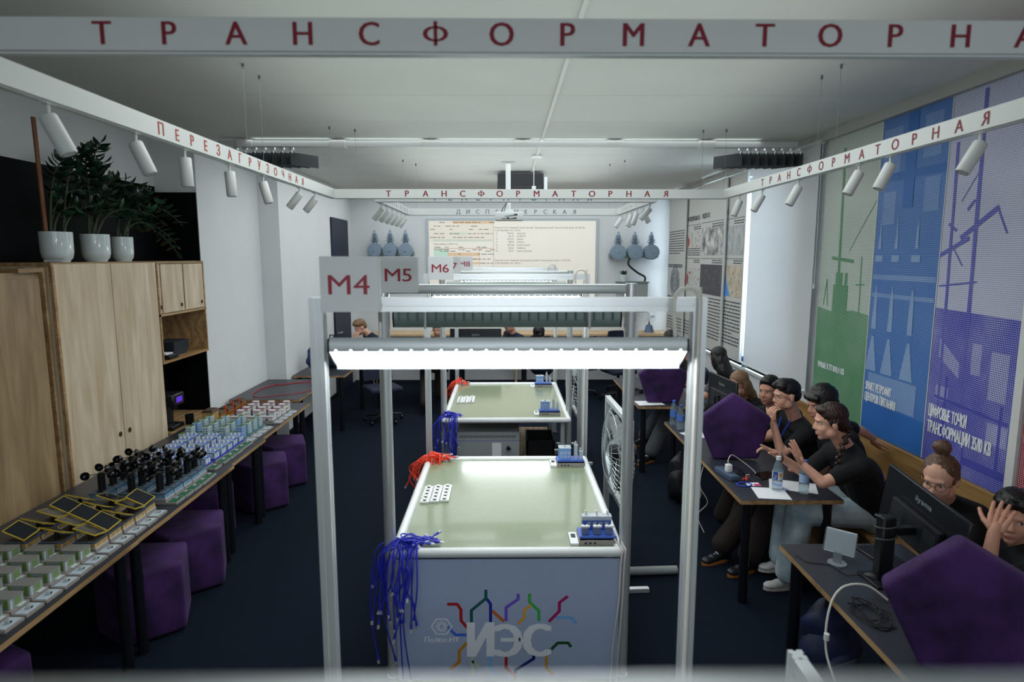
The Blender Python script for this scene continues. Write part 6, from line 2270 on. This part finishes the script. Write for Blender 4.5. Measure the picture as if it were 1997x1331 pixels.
person('young man in glasses resting his chin on his fist', (2.205, 4.75, 1.22), (-.97, -.1, -.12), (-.05, 0, 1), neck=(2.315, 4.8, 1.02), pelvis=(2.56, 4.86, .56), right=(0, 1, 0),
       arms={'L': {'sh': (2.33, 4.63, .95), 'el': (2.13, 4.60, .79), 'wr': (2.075, 4.66, 1.03), 'hd': (-.12, .1, .95), 'pn': (.85, .3, .1), 'curl': (.9, .95, 1.0, 1.0), 'side': 1}, 'R': {'el': (2.25, 5.02, .80), 'wr': (2.05, 4.95, .80)}},
       legs={'L': {'kn': (2.02, 4.78, .56), 'an': (1.85, 4.72, .13)}, 'R': {'kn': (2.02, 5.0, .56), 'an': (1.85, 5.0, .13)}},
       hair='short', hairm=M_hblack, glasses=mat('brown_frame', '#3a2420', .3, .4), voxel=.0075, skin=M_skin2)
g_ = [c for c in bpy.data.objects if c.get('label', '').startswith('young man in glasses')][0]
of_ = Vector(g_.location)
MB().tube([Vector(q) - of_ for q in ((2.23, 4.70, 1.03), (2.19, 4.72, .93), (2.16, 4.75, .82))], .006, 5).tube([Vector(q) - of_ for q in ((2.23, 4.86, 1.02), (2.19, 4.82, .93), (2.16, 4.77, .82))], .006, 5).build('lanyard', mat('lanyard_royal', '#1e3cb4', .6), g_)
person('young woman with dark hair behind the student in glasses', (2.25, 5.17, 1.17), (-.75, -.62, -.08), neck=(2.33, 5.24, .99), pelvis=(2.58, 5.3, .56), right=(-.6, .8, 0), arms={'L': {'el': (2.2, 5.05, .78), 'wr': (2.05, 5.1, .79)}, 'R': {'el': (2.25, 5.5, .78), 'wr': (2.05, 5.4, .79)}},
       hair='tied', hairm=M_hblack, voxel=.009)
person('young woman with fair hair looking down behind the monitor', (2.22, 5.76, 1.10), (-.8, -.45, -.5), neck=(2.32, 5.84, .95), pelvis=(2.56, 5.9, .56), right=(-.3, 1, 0), arms={'L': {'el': (2.2, 5.65, .76), 'wr': (2.05, 5.7, .79)}, 'R': {'el': (2.25, 6.05, .76), 'wr': (2.05, 6.0, .79)}},
       hair='long', hairm=M_hblond, voxel=.01, skin=M_skin2)
person('young woman with long black hair turned away near the window', (2.39, 6.86, 1.17), (-.5, .8, -.35), neck=(2.44, 6.82, 1.0), pelvis=(2.56, 6.75, .56), arms={'L': {'el': (2.2, 6.65, .78), 'wr': (2.05, 6.8, .79)}, 'R': {'el': (2.5, 7.05, .78), 'wr': (2.3, 7.1, .79)}},
       hair='long', hairm=M_hblack, voxel=.01, shirt=M_grey)
# --- legs of a student at the third desk seen under it
person('student in grey trousers seated at the third desk, mostly hidden by frame', (2.30, 7.5, 1.12), (-.9, .1, -.3), neck=(2.38, 7.52, .96), pelvis=(2.5, 7.5, .52), right=(0, 1, 0), arms={'L': {'el': (2.2, 7.35, .77), 'wr': (2.05, 7.4, .79)}},
       legs={'L': {'kn': (1.9, 7.0, .5), 'an': (1.65, 6.75, .13), 'heel': (1.68, 6.78, 0), 'toe': (1.45, 6.62, 0)}, 'R': {'kn': (2.0, 7.5, .5), 'an': (1.72, 7.4, .13), 'heel': (1.75, 7.4, 0), 'toe': (1.5, 7.3, 0)}}, hair='short', hairm=M_hbrown, voxel=.011, shirt=M_navy, pants=M_grey, shoes=(M_shoe_k, M_gum))
# --- students in the background
person('fair-haired young man leaning on his hand at the far left', (-2.32, 9.9, 1.18), (-.7, -.45, -.45), neck=(-2.20, 9.97, 1.06), pelvis=(-1.98, 10.15, .62), right=(-.5, .85, 0),
       arms={'L': {'el': (-2.30, 9.72, .86), 'wr': (-2.36, 9.78, 1.0), 'hd': (0, .1, 1), 'pn': (.3, .8, 0), 'curl': (.9, .9, .9, .9), 'side': 1}, 'R': {'el': (-2.1, 10.2, .75), 'wr': (-2.25, 10.1, .79)}}, hair='short', hairm=M_hblond, voxel=.012, shirt=M_navy, skin=M_skin2)
person('young man with short hair between the frame posts in the background', (-1.12, 10.2, 1.11), (-.1, -.95, -.25), neck=(-1.12, 10.26, .95), pelvis=(-1.12, 10.35, .5), arms={'L': {'el': (-.9, 10.1, .75), 'wr': (-1.0, 9.9, .79)}, 'R': {'el': (-1.34, 10.1, .75), 'wr': (-1.2, 9.9, .79)}},
       legs={'L': {'kn': (-1.05, 9.85, .5), 'an': (-1.05, 9.7, .13)}, 'R': {'kn': (-1.28, 9.75, .5), 'an': (-1.16, 8.9, .16), 'heel': (-1.15, 8.95, .0), 'toe': (-1.1, 8.7, .0)}}, shoes=(M_shoe_w, M_solew), pants=M_brown,
       hair='short', hairm=M_hbrown, voxel=.012, shirt=M_navy, skin=M_skin2)
person('person in navy shirt bending down in the background centre', (.06, 10.1, 1.19), (-.6, -.5, -.6), neck=(.14, 10.14, 1.05), pelvis=(.22, 10.3, .6), arms={'L': {'el': (.3, 9.95, .8), 'wr': (.15, 9.8, .79)}, 'R': {'el': (-.05, 10.1, .8), 'wr': (-.1, 9.85, .79)}}, hair='short', hairm=M_hbrown, voxel=.012, shirt=M_navy, pants=M_brown)
person('dark-haired student with bowed head in the background centre', (.54, 9.75, 1.09), (-.2, -.6, -.8), neck=(.56, 9.86, .99), pelvis=(.6, 10.0, .5), arms={'L': {'el': (.75, 9.6, .75), 'wr': (.6, 9.45, .76)}, 'R': {'el': (.35, 9.6, .75), 'wr': (.45, 9.45, .76)}}, hair='mop', hairm=M_hblack, voxel=.012, shirt=M_navy)
person('student with black hair only just visible by the far windows', (2.40, 8.9, 1.10), (-.9, .1, -.4), neck=(2.48, 8.92, .95), pelvis=(2.56, 8.9, .52), right=(0, 1, 0), arms={'L': {'el': (2.3, 8.75, .74), 'wr': (2.15, 8.8, .78)}}, hair='mop', hairm=M_hblack, voxel=.012)

bpy.data.scenes.remove(TMP)
